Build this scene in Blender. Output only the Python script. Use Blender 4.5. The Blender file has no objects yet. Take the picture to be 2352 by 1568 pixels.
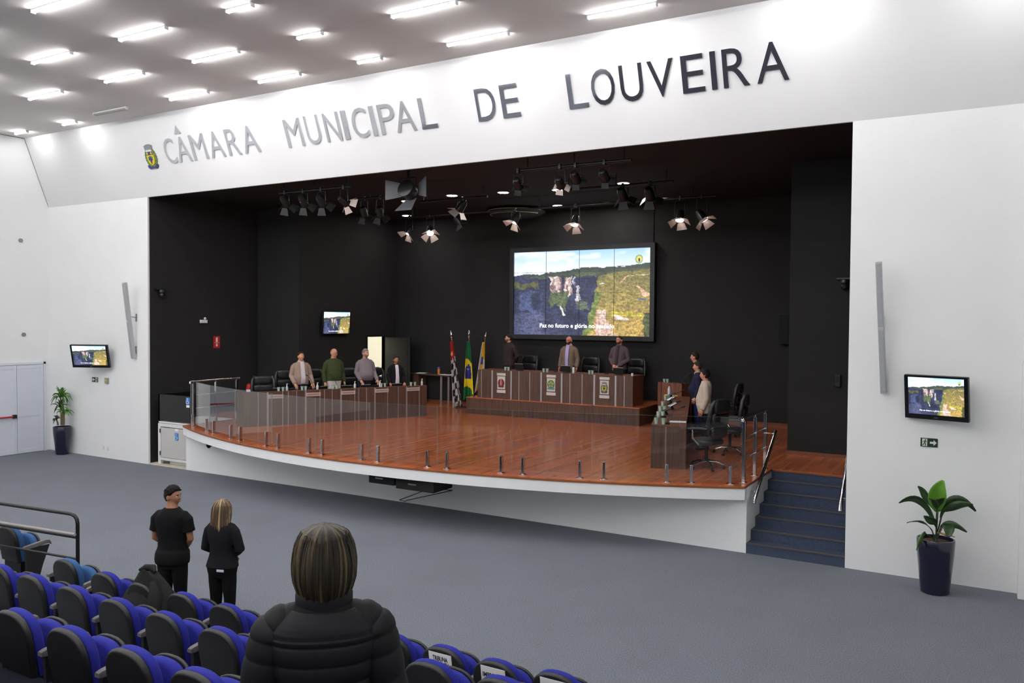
import bpy, bmesh, math, random
import numpy as np
from mathutils import Vector, Matrix, noise
random.seed(7)
SC = bpy.context.scene
COL = SC.collection
PI = math.pi

# ------------------------------------------------------------------ camera
S = 0.93
FPX = 1888.895
YAW, PITCH, ROLL = 0.529004, 0.027223, 0.007278
CAM = Vector((20.0398 * S, -14.4588 * S, 4.0748 * S))
_f = Vector((-math.sin(YAW) * math.cos(PITCH), math.cos(YAW) * math.cos(PITCH), -math.sin(PITCH)))
_r0 = Vector((math.cos(YAW), math.sin(YAW), 0))
_u0 = _r0.cross(_f)
_r = math.cos(ROLL) * _r0 + math.sin(ROLL) * _u0
_u = -math.sin(ROLL) * _r0 + math.cos(ROLL) * _u0
cd = bpy.data.cameras.new('camera'); cam = bpy.data.objects.new('camera', cd); COL.objects.link(cam)
cd.sensor_width = 36; cd.lens = FPX * 36 / 2352; cd.clip_start = .05; cd.clip_end = 200
cam.matrix_world = Matrix(((_r.x, _u.x, -_f.x, CAM.x), (_r.y, _u.y, -_f.y, CAM.y), (_r.z, _u.z, -_f.z, CAM.z), (0, 0, 0, 1)))
SC.camera = cam
# ------------------------------------------------------------------ world, exposure
w = bpy.data.worlds.new('world'); SC.world = w; w.use_nodes = True
w.node_tree.nodes['Background'].inputs[0].default_value = (.5, .55, .6, 1)
w.node_tree.nodes['Background'].inputs[1].default_value = .02
SC.view_settings.view_transform = 'Standard'; SC.view_settings.look = 'None'
SC.view_settings.gamma = 1; SC.view_settings.use_curve_mapping = False
SC.view_settings.exposure = 0.0
TUBE_E = 80.0       # emission of the hall's ceiling tubes
DOWN_E = 150.0       # emission of the stage downlights
SPOT_W = 200.0       # watts of a lit stage spotlight

def ray(px, py):
    return _f + _r * ((px - 1176) / FPX) - _u * ((py - 784) / FPX)
def at(px, py, ax, val):
    d = ray(px, py); t = (val - CAM[ax]) / d[ax]; return CAM + d * t
def online(px, py, o, d):
    """ray of a pixel cut by the upright plane through o along d (plan view)"""
    r = ray(px, py); n = Vector((-d[1], d[0]))
    t = ((Vector((o[0], o[1])) - CAM.xy).dot(n)) / r.xy.dot(n)
    return CAM + r * t

# ------------------------------------------------------------------ main sizes (metres)
HS = 1.116                      # stage floor
W = 16.74; H = 6.823            # stage opening
XL = -4.347; XR = 19.0          # hall side walls
HC = 8.631; YF = -.66           # ceiling, foot of the sloping fascia at the ceiling
DB = 8.04                       # back wall of the stage
PW = 1.64; PY = 3.64            # stage pillars
XS1, XS2 = 1.45, 15.228         # stage front corners
NY = 1.747                      # depth of the stair notch
HD = 1.577                      # dais floor

# ------------------------------------------------------------------ materials
def lin(c): return tuple((x / 255 / 12.92 if x / 255 <= .04045 else ((x / 255 + .055) / 1.055) ** 2.4) for x in c)
MATS = {}
def mat(name, col, rough=.6, metal=0, spec=.5, noise_s=0, noise_a=0, bump=0, bump_s=60, stretch=(1, 1, 1), coat=0, emit=None, es=0, col2=None):
    if name in MATS: return MATS[name]
    m = bpy.data.materials.new(name); m.use_nodes = True; nt = m.node_tree
    b = nt.nodes['Principled BSDF']; c = lin(col)
    b.inputs['Base Color'].default_value = (*c, 1); b.inputs['Roughness'].default_value = rough
    b.inputs['Metallic'].default_value = metal; b.inputs['Specular IOR Level'].default_value = spec
    if coat: b.inputs['Coat Weight'].default_value = coat; b.inputs['Coat Roughness'].default_value = .1
    if emit: b.inputs['Emission Color'].default_value = (*lin(emit), 1); b.inputs['Emission Strength'].default_value = es
    if noise_a or bump:
        tc = nt.nodes.new('ShaderNodeTexCoord'); mp = nt.nodes.new('ShaderNodeMapping'); mp.inputs['Scale'].default_value = stretch
        nt.links.new(tc.outputs['Object'], mp.inputs[0])
    if noise_a:
        n = nt.nodes.new('ShaderNodeTexNoise'); n.inputs['Scale'].default_value = noise_s; n.inputs['Detail'].default_value = 5
        nt.links.new(mp.outputs[0], n.inputs['Vector'])
        r = nt.nodes.new('ShaderNodeValToRGB'); r.color_ramp.elements[0].position = .3; r.color_ramp.elements[1].position = .7
        c2 = lin(col2) if col2 else tuple(min(1, x * (1 + noise_a)) for x in c)
        c1 = c if col2 else tuple(x * (1 - noise_a) for x in c)
        r.color_ramp.elements[0].color = (*c1, 1); r.color_ramp.elements[1].color = (*c2, 1)
        nt.links.new(n.outputs['Fac'], r.inputs[0]); nt.links.new(r.outputs[0], b.inputs['Base Color'])
    if bump:
        n2 = nt.nodes.new('ShaderNodeTexNoise'); n2.inputs['Scale'].default_value = bump_s; n2.inputs['Detail'].default_value = 4
        nt.links.new(mp.outputs[0], n2.inputs['Vector'])
        bp = nt.nodes.new('ShaderNodeBump'); bp.inputs['Strength'].default_value = bump; bp.inputs['Distance'].default_value = .01
        nt.links.new(n2.outputs['Fac'], bp.inputs['Height']); nt.links.new(bp.outputs[0], b.inputs['Normal'])
    MATS[name] = m; return m
def emis(name, col, s):
    if name in MATS: return MATS[name]
    m = bpy.data.materials.new(name); m.use_nodes = True; nt = m.node_tree; nt.nodes.clear()
    e = nt.nodes.new('ShaderNodeEmission'); e.inputs[0].default_value = (*lin(col), 1); e.inputs[1].default_value = s
    o = nt.nodes.new('ShaderNodeOutputMaterial'); nt.links.new(e.outputs[0], o.inputs[0]); MATS[name] = m; return m
def attr_mat(name, emission=0, rough=.7):
    """colour comes from the printed / displayed picture stored on the mesh"""
    if name in MATS: return MATS[name]
    m = bpy.data.materials.new(name); m.use_nodes = True; nt = m.node_tree; b = nt.nodes['Principled BSDF']
    a = nt.nodes.new('ShaderNodeAttribute'); a.attribute_name = 'picture'
    b.inputs['Roughness'].default_value = rough
    if emission:
        b.inputs['Base Color'].default_value = (.01, .01, .01, 1); b.inputs['Roughness'].default_value = .3
        nt.links.new(a.outputs['Color'], b.inputs['Emission Color']); b.inputs['Emission Strength'].default_value = emission
    else: nt.links.new(a.outputs['Color'], b.inputs['Base Color'])
    MATS[name] = m; return m

white_paint = mat('white_paint', (234, 235, 234), .85, noise_s=1.5, noise_a=.012, bump=.05, bump_s=180)
ceil_paint = mat('ceiling_paint', (214, 211, 208), .9, noise_s=.8, noise_a=.015)
fascia_paint_dimmed = mat('fascia_paint_dimmed', (221, 221, 221), .8, noise_s=1, noise_a=.01)  # same paint as the walls, toned darker to offset the tubes' glare
black_paint = mat('black_wall_paint', (29, 28, 29), .85, noise_s=3, noise_a=.06, bump=.1, bump_s=90)
black_ceil = mat('black_ceiling_paint', (24, 21, 21), .8, noise_s=2, noise_a=.08)
pink_white = mat('door_paint', (214, 218, 228), .5)
chrome = mat('chrome', (205, 205, 208), .12, 1)
steel = mat('brushed_steel', (150, 150, 152), .3, 1, noise_s=60, noise_a=.05)
alu = mat('aluminium', (176, 176, 180), .4, .7)
black_plastic = mat('black_plastic', (20, 20, 22), .35, noise_s=20, noise_a=.05)
matt_black = mat('matt_black', (17, 17, 18), .7, noise_s=20, noise_a=.05)
black_metal = mat('black_metal', (16, 16, 18), .4, .2)
white_plastic = mat('white_plastic', (225, 226, 228), .4)
paper = mat('paper', (236, 236, 238), .8)
leather = mat('black_leather', (26, 26, 29), .38, bump=.25, bump_s=40, noise_s=12, noise_a=.15)
blue_fabric = mat('blue_fabric', (27, 32, 138), .9, noise_s=220, noise_a=.14, bump=.2, bump_s=300)
lblue_fabric = mat('light_blue_fabric', (46, 86, 136), .9, noise_s=220, noise_a=.12, bump=.2, bump_s=300)
shell_black = mat('seat_shell_black', (22, 21, 22), .45, noise_s=40, noise_a=.1, bump=.15, bump_s=250)
arm_grey = mat('armrest_plastic', (92, 88, 86), .45, noise_s=30, noise_a=.1)
arm_side = mat('seat_side_panel', (18, 18, 22), .6)
navy_pot = mat('navy_glazed_pot', (12, 17, 42), .26, coat=.5, noise_s=4, noise_a=.12)
soil = mat('soil', (70, 48, 33), .95, noise_s=40, noise_a=.4, bump=.6, bump_s=60)
green_cup = mat('green_plastic_lid', (140, 176, 150), .4)
red_paint = mat('red_paint', (178, 22, 26), .35)
grey_lift = mat('lift_panel_grey', (196, 194, 190), .45)
lift_frame = mat('lift_frame_white', (222, 222, 220), .45)
tile = mat('beige_tile', (205, 196, 180), .5, noise_s=6, noise_a=.05)
sign_blue = mat('sign_blue', (64, 128, 205), .5)
sign_white = mat('sign_white', (228, 230, 230), .5)
sign_red = mat('sign_red', (190, 26, 32), .5)
sign_green = mat('sign_green', (22, 40, 34), .5)
sign_pale = mat('sign_pale_green', (206, 222, 200), .5)
pole_wood = mat('flag_pole_wood', (112, 66, 48), .4, noise_s=30, noise_a=.2, stretch=(1, 1, .1))
silver = mat('silver_metal', (196, 190, 176), .25, 1)
plate_white = mat('plaque_white', (206, 202, 198), .5, noise_s=30, noise_a=.03)
plate_pink = mat('name_plate_grey', (196, 176, 172), .5)
ink = mat('dark_ink', (28, 28, 34), .6)
leaf_dark = mat('leaf_dark_green', (40, 66, 34), .42, noise_s=8, noise_a=.25)
leaf_bright = mat('leaf_bright_green', (96, 150, 40), .45, noise_s=8, noise_a=.15)
leaf_mid = mat('leaf_mid_green', (72, 112, 44), .45, noise_s=9, noise_a=.22)
stem_m = mat('plant_stem', (96, 88, 60), .7, noise_s=20, noise_a=.2)
sub_speaker = mat('speaker_carpet_black', (16, 16, 17), .85, bump=.3, bump_s=150)
grey_speaker = mat('column_speaker_grey', (176, 178, 180), .5, noise_s=90, noise_a=.05)
bottle_clear = mat('clear_plastic', (206, 212, 214), .15, noise_s=6, noise_a=.06)

def wood_floor():
    m = bpy.data.materials.new('stage_floor_wood'); m.use_nodes = True; nt = m.node_tree; b = nt.nodes['Principled BSDF']; L = nt.links.new
    g = nt.nodes.new('ShaderNodeNewGeometry'); sp = nt.nodes.new('ShaderNodeSeparateXYZ'); L(g.outputs['Position'], sp.inputs[0])
    def M(op, a, bv):
        n = nt.nodes.new('ShaderNodeMath'); n.operation = op
        for i, q in enumerate((a, bv)):
            if q is None: continue
            if isinstance(q, (int, float)): n.inputs[i].default_value = q
            else: L(q, n.inputs[i])
        return n.outputs[0]
    xs = M('MULTIPLY', sp.outputs[0], 12.0); ix = M('FLOOR', xs, None); fx = M('FRACT', xs, None)
    wn = nt.nodes.new('ShaderNodeTexWhiteNoise'); wn.noise_dimensions = '1D'; L(ix, wn.inputs['W'])
    yy = M('ADD', M('MULTIPLY', sp.outputs[1], .45), M('MULTIPLY', wn.outputs['Value'], 7.0)); iy = M('FLOOR', yy, None); fy = M('FRACT', yy, None)
    wn2 = nt.nodes.new('ShaderNodeTexWhiteNoise'); wn2.noise_dimensions = '2D'
    cb = nt.nodes.new('ShaderNodeCombineXYZ'); L(ix, cb.inputs[0]); L(iy, cb.inputs[1]); L(cb.outputs[0], wn2.inputs['Vector'])
    mp = nt.nodes.new('ShaderNodeMapping'); mp.inputs['Scale'].default_value = (30, 1.2, 1); L(g.outputs['Position'], mp.inputs[0])
    nz = nt.nodes.new('ShaderNodeTexNoise'); nz.inputs['Scale'].default_value = 1.5; nz.inputs['Detail'].default_value = 6; L(mp.outputs[0], nz.inputs['Vector'])
    f = M('ADD', M('MULTIPLY', wn2.outputs['Value'], .6), M('MULTIPLY', nz.outputs['Fac'], .5))
    r = nt.nodes.new('ShaderNodeValToRGB'); L(f, r.inputs[0])
    r.color_ramp.elements[0].position = .15; r.color_ramp.elements[0].color = (*lin((164, 88, 53)), 1)
    r.color_ramp.elements[1].position = .95; r.color_ramp.elements[1].color = (*lin((198, 110, 65)), 1)
    gap = M('MAXIMUM', M('LESS_THAN', fx, .03), M('LESS_THAN', fy, .004))
    mx = nt.nodes.new('ShaderNodeMix'); mx.data_type = 'RGBA'; L(gap, mx.inputs[0]); L(r.outputs[0], mx.inputs[6]); mx.inputs[7].default_value = (*lin((132, 68, 42)), 1)
    L(mx.outputs[2], b.inputs['Base Color']); b.inputs['Roughness'].default_value = .22
    b.inputs['Coat Weight'].default_value = .15; b.inputs['Coat Roughness'].default_value = .12
    return m
wood = wood_floor()
edge_wood = mat('stage_edge_wood', (132, 78, 40), .4, noise_s=8, noise_a=.15, stretch=(.2, .2, 1))
def desk_wood(name, a, b_, sc=(26, 26, 1.4)):
    m = mat(name, a, .42, noise_s=1.0, noise_a=.2, stretch=sc, col2=b_); return m
dwood = desk_wood('desk_walnut', (64, 47, 38), (98, 71, 57))
dwood_red = desk_wood('desk_walnut_reddish', (98, 56, 42), (134, 84, 64))
dwood_top = desk_wood('desk_top_walnut', (96, 58, 44), (124, 78, 60), (2, 20, 20))

def carpet(name, a, b_, sc=70):
    m = bpy.data.materials.new(name); m.use_nodes = True; nt = m.node_tree; b = nt.nodes['Principled BSDF']; L = nt.links.new
    g = nt.nodes.new('ShaderNodeNewGeometry')
    n = nt.nodes.new('ShaderNodeTexNoise'); n.inputs['Scale'].default_value = sc; n.inputs['Detail'].default_value = 4; L(g.outputs['Position'], n.inputs['Vector'])
    n2 = nt.nodes.new('ShaderNodeTexNoise'); n2.inputs['Scale'].default_value = .9; n2.inputs['Detail'].default_value = 5; L(g.outputs['Position'], n2.inputs['Vector'])
    r = nt.nodes.new('ShaderNodeValToRGB'); L(n.outputs['Fac'], r.inputs[0])
    r.color_ramp.elements[0].position = .3; r.color_ramp.elements[0].color = (*lin(a), 1)
    r.color_ramp.elements[1].position = .7; r.color_ramp.elements[1].color = (*lin(b_), 1)
    r2 = nt.nodes.new('ShaderNodeValToRGB'); L(n2.outputs['Fac'], r2.inputs[0])
    r2.color_ramp.elements[0].position = .32; r2.color_ramp.elements[0].color = (.95, .945, .94, 1)
    r2.color_ramp.elements[1].position = .55; r2.color_ramp.elements[1].color = (1, 1, 1, 1)
    mx = nt.nodes.new('ShaderNodeMix'); mx.data_type = 'RGBA'; mx.blend_type = 'MULTIPLY'; mx.inputs[0].default_value = 1
    L(r.outputs[0], mx.inputs[6]); L(r2.outputs[0], mx.inputs[7]); L(mx.outputs[2], b.inputs['Base Color'])
    b.inputs['Roughness'].default_value = .95; b.inputs['Specular IOR Level'].default_value = .15
    bp = nt.nodes.new('ShaderNodeBump'); bp.inputs['Strength'].default_value = .4; bp.inputs['Distance'].default_value = .01
    L(n.outputs['Fac'], bp.inputs['Height']); L(bp.outputs[0], b.inputs['Normal']); return m
carpet_grey = carpet('grey_blue_carpet', (91, 95, 103), (130, 134, 142))
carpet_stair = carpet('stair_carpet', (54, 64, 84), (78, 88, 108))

def glass_mat():
    m = bpy.data.materials.new('clear_glass'); m.use_nodes = True; nt = m.node_tree; nt.nodes.clear(); L = nt.links.new
    t = nt.nodes.new('ShaderNodeBsdfTransparent'); t.inputs[0].default_value = (.93, .95, .94, 1)
    g = nt.nodes.new('ShaderNodeBsdfGlossy'); g.inputs['Roughness'].default_value = .01; g.inputs['Color'].default_value = (1, 1, 1, 1)
    fr = nt.nodes.new('ShaderNodeFresnel'); ge = nt.nodes.new('ShaderNodeNewGeometry'); mr = nt.nodes.new('ShaderNodeMapRange')
    mr.inputs['To Min'].default_value = 1.52; mr.inputs['To Max'].default_value = 1 / 1.52; L(ge.outputs['Backfacing'], mr.inputs['Value']); L(mr.outputs[0], fr.inputs['IOR'])
    mx = nt.nodes.new('ShaderNodeMixShader'); L(fr.outputs[0], mx.inputs[0]); L(t.outputs[0], mx.inputs[1]); L(g.outputs[0], mx.inputs[2])
    o = nt.nodes.new('ShaderNodeOutputMaterial'); L(mx.outputs[0], o.inputs[0]); return m
glass = glass_mat()
tube_glow = emis('tube_glow', (253, 252, 253), TUBE_E)
down_glow = emis('downlight_glow', (255, 250, 246), DOWN_E)
spot_glow = emis('spot_lens_glow', (255, 236, 226), 14)
letter_mirror = mat('letter_mirror_acrylic', (222, 222, 228), .05, .97, noise_s=5, noise_a=.05)

# ------------------------------------------------------------------ mesh builder
class MB:
    def __init__(s): s.v = []; s.f = []; s.mi = []
    def add(s, vs, fs, M=None, mi=0):
        o = len(s.v)
        for p in vs:
            p = Vector(p); s.v.append(tuple(M @ p) if M else tuple(p))
        for f in fs: s.f.append(tuple(i + o for i in f)); s.mi.append(mi)
        return s
    def box(s, c, d, M=None, mi=0):
        x, y, z = c; a, b, e = d[0] / 2, d[1] / 2, d[2] / 2
        vs = [(x + i * a, y + j * b, z + k * e) for i in (-1, 1) for j in (-1, 1) for k in (-1, 1)]
        return s.add(vs, [(0, 1, 3, 2), (4, 6, 7, 5), (0, 4, 5, 1), (2, 3, 7, 6), (0, 2, 6, 4), (1, 5, 7, 3)], M, mi)
    def bb(s, x0, x1, y0, y1, z0, z1, M=None, mi=0):
        return s.box(((x0 + x1) / 2, (y0 + y1) / 2, (z0 + z1) / 2), (abs(x1 - x0), abs(y1 - y0), abs(z1 - z0)), M, mi)
    def loft(s, rings, M=None, mi=0, caps=True, close=True):
        n = len(rings[0]); vs = [p for r in rings for p in r]; fs = []
        for i in range(len(rings) - 1):
            for j in range(n if close else n - 1):
                k = (j + 1) % n; fs.append((i * n + j, i * n + k, (i + 1) * n + k, (i + 1) * n + j))
        if caps:
            fs.append(tuple(range(n - 1, -1, -1))); fs.append(tuple((len(rings) - 1) * n + j for j in range(n)))
        return s.add(vs, fs, M, mi)
    def tube(s, path, r, n=10, M=None, mi=0, caps=True, sq=1.0):
        P = [Vector(p) for p in path]; rr = r if isinstance(r, (list, tuple)) else [r] * len(P); rings = []
        t0 = (P[1] - P[0]).normalized(); ref = Vector((0, 0, 1)) if abs(t0.z) < .9 else Vector((1, 0, 0))
        a = t0.cross(ref).normalized()
        for i, p in enumerate(P):
            t = (P[min(i + 1, len(P) - 1)] - P[max(i - 1, 0)]).normalized()
            a = (a - t * a.dot(t)).normalized(); b = t.cross(a)
            rings.append([p + a * (rr[i] * math.cos(2 * PI * j / n)) + b * (rr[i] * sq * math.sin(2 * PI * j / n)) for j in range(n)])
        return s.loft(rings, M, mi, caps)
    def cyl(s, p0, p1, r0, r1=None, n=16, M=None, mi=0):
        return s.tube([p0, p1], [r0, r0 if r1 is None else r1], n, M, mi)
    def lathe(s, prof, n=24, M=None, mi=0, caps=True):
        return s.loft([[(r * math.cos(2 * PI * j / n), r * math.sin(2 * PI * j / n), z) for j in range(n)] for r, z in prof], M, mi, caps)
    def prism(s, poly, z0, z1, M=None, mi=0):
        n = len(poly)
        vs = [(x, y, z0) for x, y in poly] + [(x, y, z1) for x, y in poly]
        fs = [tuple(range(n - 1, -1, -1)), tuple(range(n, 2 * n))] + [(i, (i + 1) % n, n + (i + 1) % n, n + i) for i in range(n)]
        return s.add(vs, fs, M, mi)
    def ball(s, c, r, nu=14, nv=9, M=None, mi=0):
        if not isinstance(r, (list, tuple)): r = (r, r, r)
        rings = []
        for i in range(nv + 1):
            t = -PI / 2 + PI * i / nv; cr = max(math.cos(t), .02)
            rings.append([(c[0] + r[0] * cr * math.cos(2 * PI * j / nu), c[1] + r[1] * cr * math.sin(2 * PI * j / nu), c[2] + r[2] * math.sin(t)) for j in range(nu)])
        return s.loft(rings, M, mi)
    def mesh(s, name, mats, smooth=None):
        me = bpy.data.meshes.new(name); me.from_pydata(s.v, [], s.f)
        bm = bmesh.new(); bm.from_mesh(me); bmesh.ops.recalc_face_normals(bm, faces=bm.faces); bm.to_mesh(me); bm.free()
        ms = mats if isinstance(mats, (list, tuple)) else [mats]
        for m in ms: me.materials.append(m)
        if len(ms) > 1: me.polygons.foreach_set('material_index', s.mi)
        if smooth: shade(me, smooth)
        me.update(); return me
def shade(me, ang=40):
    me.polygons.foreach_set('use_smooth', [True] * len(me.polygons)); me.set_sharp_from_angle(angle=math.radians(ang))
def link(name, me, parent=None, loc=None, rz=0):
    o = bpy.data.objects.new(name, me); COL.objects.link(o)
    if loc is not None: o.location = loc
    if rz: o.rotation_euler = (0, 0, rz)
    if parent: o.parent = parent
    return o
def obj(name, mb, m, parent=None, smooth=None, bev=0, loc=None, rz=0, seg=2):
    o = link(name, mb.mesh(name, m, smooth if smooth else (35 if bev else None)), parent, loc, rz)
    if bev:
        b = o.modifiers.new('bevel', 'BEVEL'); b.width = bev; b.segments = seg; b.limit_method = 'ANGLE'; b.angle_limit = math.radians(40)
    return o
def tag(o, label, cat, group=None, kind=None):
    o['label'] = label; o['category'] = cat
    if group: o['group'] = group
    if kind: o['kind'] = kind
    return o
def thing(name, label, cat, loc=(0, 0, 0), rz=0, group=None):
    o = bpy.data.objects.new(name, None); COL.objects.link(o); o.location = loc; o.rotation_euler = (0, 0, rz)
    o.empty_display_size = .1
    return tag(o, label, cat, group)
def struct(name, mb, m, smooth=None, bev=0, label=None):
    o = obj(name, mb, m, None, smooth, bev); o['kind'] = 'structure'
    if label: o['label'] = label; o['category'] = name.split('_')[0]
    return o
def kids(o): return [c for c in COL.objects if c.parent == o]
KID = {}
def copy_tree(o, loc=None, rz=None, label=None, group=None, parent=None):
    if o.name not in KID: KID[o.name] = kids(o)
    c = o.copy(); COL.objects.link(c)
    if parent: c.parent = parent
    if loc is not None: c.location = loc
    if rz is not None: c.rotation_euler = (0, 0, rz)
    if label: c['label'] = label
    if group: c['group'] = group
    for k in KID[o.name]: copy_tree(k, parent=c)
    return c
def text_mesh(s, size=1, extrude=.002, offset=0, align='CENTER', spacing=1.0):
    cu = bpy.data.curves.new('txt', 'FONT'); cu.body = s; cu.size = size; cu.extrude = extrude; cu.offset = offset; cu.align_x = align; cu.align_y = 'CENTER'
    cu.space_line = .85; cu.space_character = spacing; cu.resolution_u = 4
    o = bpy.data.objects.new('txt', cu); COL.objects.link(o); dg = bpy.context.evaluated_depsgraph_get(); dg.update()
    me = bpy.data.meshes.new_from_object(o.evaluated_get(dg)); bpy.data.objects.remove(o); bpy.data.curves.remove(cu)
    me.materials.clear(); return me
def text(name, s, m, parent, width=None, height=None, M=None, extrude=.002, offset=0, spacing=1.0, mirror=False):
    me = text_mesh(s, 1, 0.5, offset, spacing=spacing)
    n = len(me.vertices); a = np.empty(n * 3); me.vertices.foreach_get('co', a); a = a.reshape(-1, 3)
    mn, mx = a.min(0), a.max(0); a -= (mn + mx) / 2; sx = 1; sy = 1
    if width: sx = width / (mx[0] - mn[0])
    if height: sy = height / (mx[1] - mn[1])
    if not width: sx = sy
    if not height: sy = sx
    a[:, 0] *= sx; a[:, 1] *= sy; a[:, 2] *= extrude * 2 / max(1e-6, (mx[2] - mn[2]))
    if M:
        R3 = np.array(M.to_3x3()); a = a @ R3.T + np.array(M.translation)
    me.vertices.foreach_set('co', a.ravel()); me.materials.append(m); me.name = name
    return link(name, me, parent)
def frame(o, xdir, ydir):
    """4x4 with local x, y axes and z = x × y, origin o"""
    x = Vector(xdir).normalized(); y = Vector(ydir).normalized(); z = x.cross(y)
    return Matrix(((x.x, y.x, z.x, o[0]), (x.y, y.y, z.y, o[1]), (x.z, y.z, z.z, o[2]), (0, 0, 0, 1)))
FRONT = lambda o: frame(o, (1, 0, 0), (0, 0, 1))      # a surface facing the hall (-Y)

# ================================================================== THE HALL
XR2 = 21.0; YB = -20.5
struct('floor', MB().bb(XL - .2, XR2, YB, 9, -.15, 0), carpet_grey)
struct('ceiling', MB().bb(XL - .2, XR2, YB, .1, HC, HC + .12), ceil_paint)
struct('wall_left', MB().bb(XL - .15, XL, YB, .1, 0, HC), white_paint)
struct('wall_right', MB().bb(XR2, XR2 + .15, YB, .1, 0, HC), white_paint)
struct('wall_back', MB().bb(XL - .2, XR2 + .15, YB - .15, YB, 0, HC), mat('rear_wall_paint', (232, 232, 232), .9, noise_s=2, noise_a=.03))
struct('wall_front', MB().bb(XL, 0, 0, .05, 0, H + .02).bb(W, XR2, 0, .05, 0, H + .02), white_paint)
struct('wall_front_pilaster', MB().bb(XR, XR2, -.28, 0, 0, H), white_paint, bev=.01)
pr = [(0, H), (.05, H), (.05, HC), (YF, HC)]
struct('wall_fascia', MB().prism(pr, XL, XR2, Matrix(((0, 0, 1, 0), (1, 0, 0, 0), (0, 1, 0, 0), (0, 0, 0, 1)))), fascia_paint_dimmed)
# shadow joints between the left wall and the ceiling, fascia
struct('trim_1', MB().tube([(XL + .012, YB + .2, HC - .006), (XL + .012, YF, HC - .006), (XL + .012, -.004, H + .03)], .012, 6), mat('joint_grey', (120, 118, 118), .9))
# raked seating tiers
ROWY = [-7.55, -8.66, -9.8, -10.95, -12.1, -13.25]; RISE = .37
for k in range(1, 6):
    struct('floor_tier', MB().bb(6.2, XR2, YB, ROWY[k - 1] - .2, RISE * (k - 1), RISE * k), carpet_grey if k < 3 else carpet('tier_carpet_darkened', (18, 20, 32), (28, 30, 44)))  # unseen rear tiers darkened like unbuilt seats, so the letters mirror dark
# left double door on the left wall
o = MB()
y0, y1 = at(2, 833, 0, XL).y - 1.3, at(103, 830, 0, XL).y; zt = 2.50
o = struct('door_1', MB().bb(XL, XL + .045, y0, y1, zt - .06, zt).bb(XL, XL + .045, y1 - .06, y1, 0, zt).bb(XL, XL + .045, y0, y0 + .06, 0, zt), pink_white)
o['label'] = 'pale double fire door in left wall beside the potted plant'
ym = at(37, 900, 0, XL).y
for a, b in ((y0 + .07, ym - .005), (ym + .005, y1 - .07)):
    lf = obj('door_leaf', MB().bb(XL, XL + .03, a, b, .01, zt - .07).bb(XL, XL + .042, a, a + .09, .01, zt - .07).bb(XL, XL + .042, b - .09, b, .01, zt - .07)
        .bb(XL, XL + .039, a + .09, b - .09, .012, .12).bb(XL, XL + .039, a + .09, b - .09, zt - .17, zt - .072).bb(XL, XL + .039, a + .09, b - .09, 1.02, 1.12), pink_white, o)
zb = at(20, 957, 0, XL).z
pb = obj('panic_bar', MB().tube([(XL + .1, y0 + .15, zb), (XL + .1, ym - .12, zb)], .022, 10), red_paint, o, smooth=40)
obj('panic_bar_end', MB().bb(XL + .03, XL + .13, ym - .13, ym - .04, zb - .05, zb + .05).bb(XL + .03, XL + .13, y0 + .1, y0 + .16, zb - .05, zb + .05), matt_black, pb, bev=.008)

# ------------------------------------------------------------------ stage shell
ZSC = 6.95
struct('wall_stage_left', MB().bb(-.12, 0, .05, PY, 0, ZSC).bb(-.12, PW, PY, PY + .15, 0, ZSC), black_paint)
dy0, dy1, dz = at(843, 773, 0, PW).y, at(884, 773, 0, PW).y, at(865, 773, 0, PW).z
struct('wall_stage_inner_left', MB().bb(PW - .12, PW, PY + .15, dy0, 0, ZSC).bb(PW - .12, PW, dy1, DB + .1, 0, ZSC).bb(PW - .12, PW, dy0, dy1, dz, ZSC), black_paint)
struct('wall_backroom', MB().bb(-.6, -.5, dy0 - 1.2, DB + .8, HS, 4).bb(-.6, PW - .12, DB + .8, DB + .9, HS, 4).bb(-.6, PW - .12, dy0 - 1.3, dy0 - 1.2, HS, 4).bb(-.6, PW - .12, dy0 - 1.2, DB + .9, 4, 4.1), mat('cream_wall', (238, 236, 224), .8))
struct('floor_backroom', MB().bb(-.6, PW - .1, dy0 - 1.3, DB + .8, HS - .1, HS), tile)
la = bpy.data.lights.new('backroom_lamp', 'AREA'); la.energy = 60; la.size = 1.2; la.color = (1, .98, .9)
lo = bpy.data.objects.new('backroom_lamp', la); COL.objects.link(lo); lo.location = (.2, 6.9, 3.95)
struct('door_2', MB().bb(PW - .13, PW + .03, dy0 - .05, dy0, HS, dz + .05).bb(PW - .13, PW + .03, dy1, dy1 + .05, HS, dz + .05).bb(PW - .13, PW + .03, dy0, dy1, dz, dz + .05), matt_black, label='black framed doorway to a bright room left of the flags')
E2 = online(945, 800, (PW, dy1 + .02), (math.cos(-.12), math.sin(-.12)))
ld = Vector((E2.x - PW - .03, E2.y - dy1)).normalized(); ln = (Vector((E2.x, E2.y)) - Vector((PW + .03, dy1))).length; ln = min(max(ln, .8), 1.1)
lm = frame((PW + .03, dy1, HS), (ld.x, ld.y, 0), (0, 0, 1))
lf = MB().bb(.02, ln, .02, dz - HS - .02, -.02, .02, lm)
for i in range(34): lf.bb(.1, ln - .1, .12 + i * .056, .15 + i * .056, .018, .03, lm)
t = obj('door_leaf', lf, mat('door_slat_black', (11, 11, 12), .5, noise_s=20, noise_a=.05)); tag(t, 'black slatted door leaf standing open beside the bright doorway', 'door')
struct('wall_stage_right', MB().bb(W, W + .12, .05, PY, 0, ZSC).bb(W - PW, W + .12, PY, DB + .1, 0, ZSC), black_paint)
struct('wall_stage_back', MB().bb(PW - .12, W - PW, DB, DB + .12, 0, ZSC), black_paint)
struct('ceiling_stage', MB().bb(-.7, W + .12, .05, DB + 1, ZSC, ZSC + .1), black_ceil)
struct('wall_stage_header', MB().bb(0, W, .05, .12, H, ZSC), black_ceil)
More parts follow.
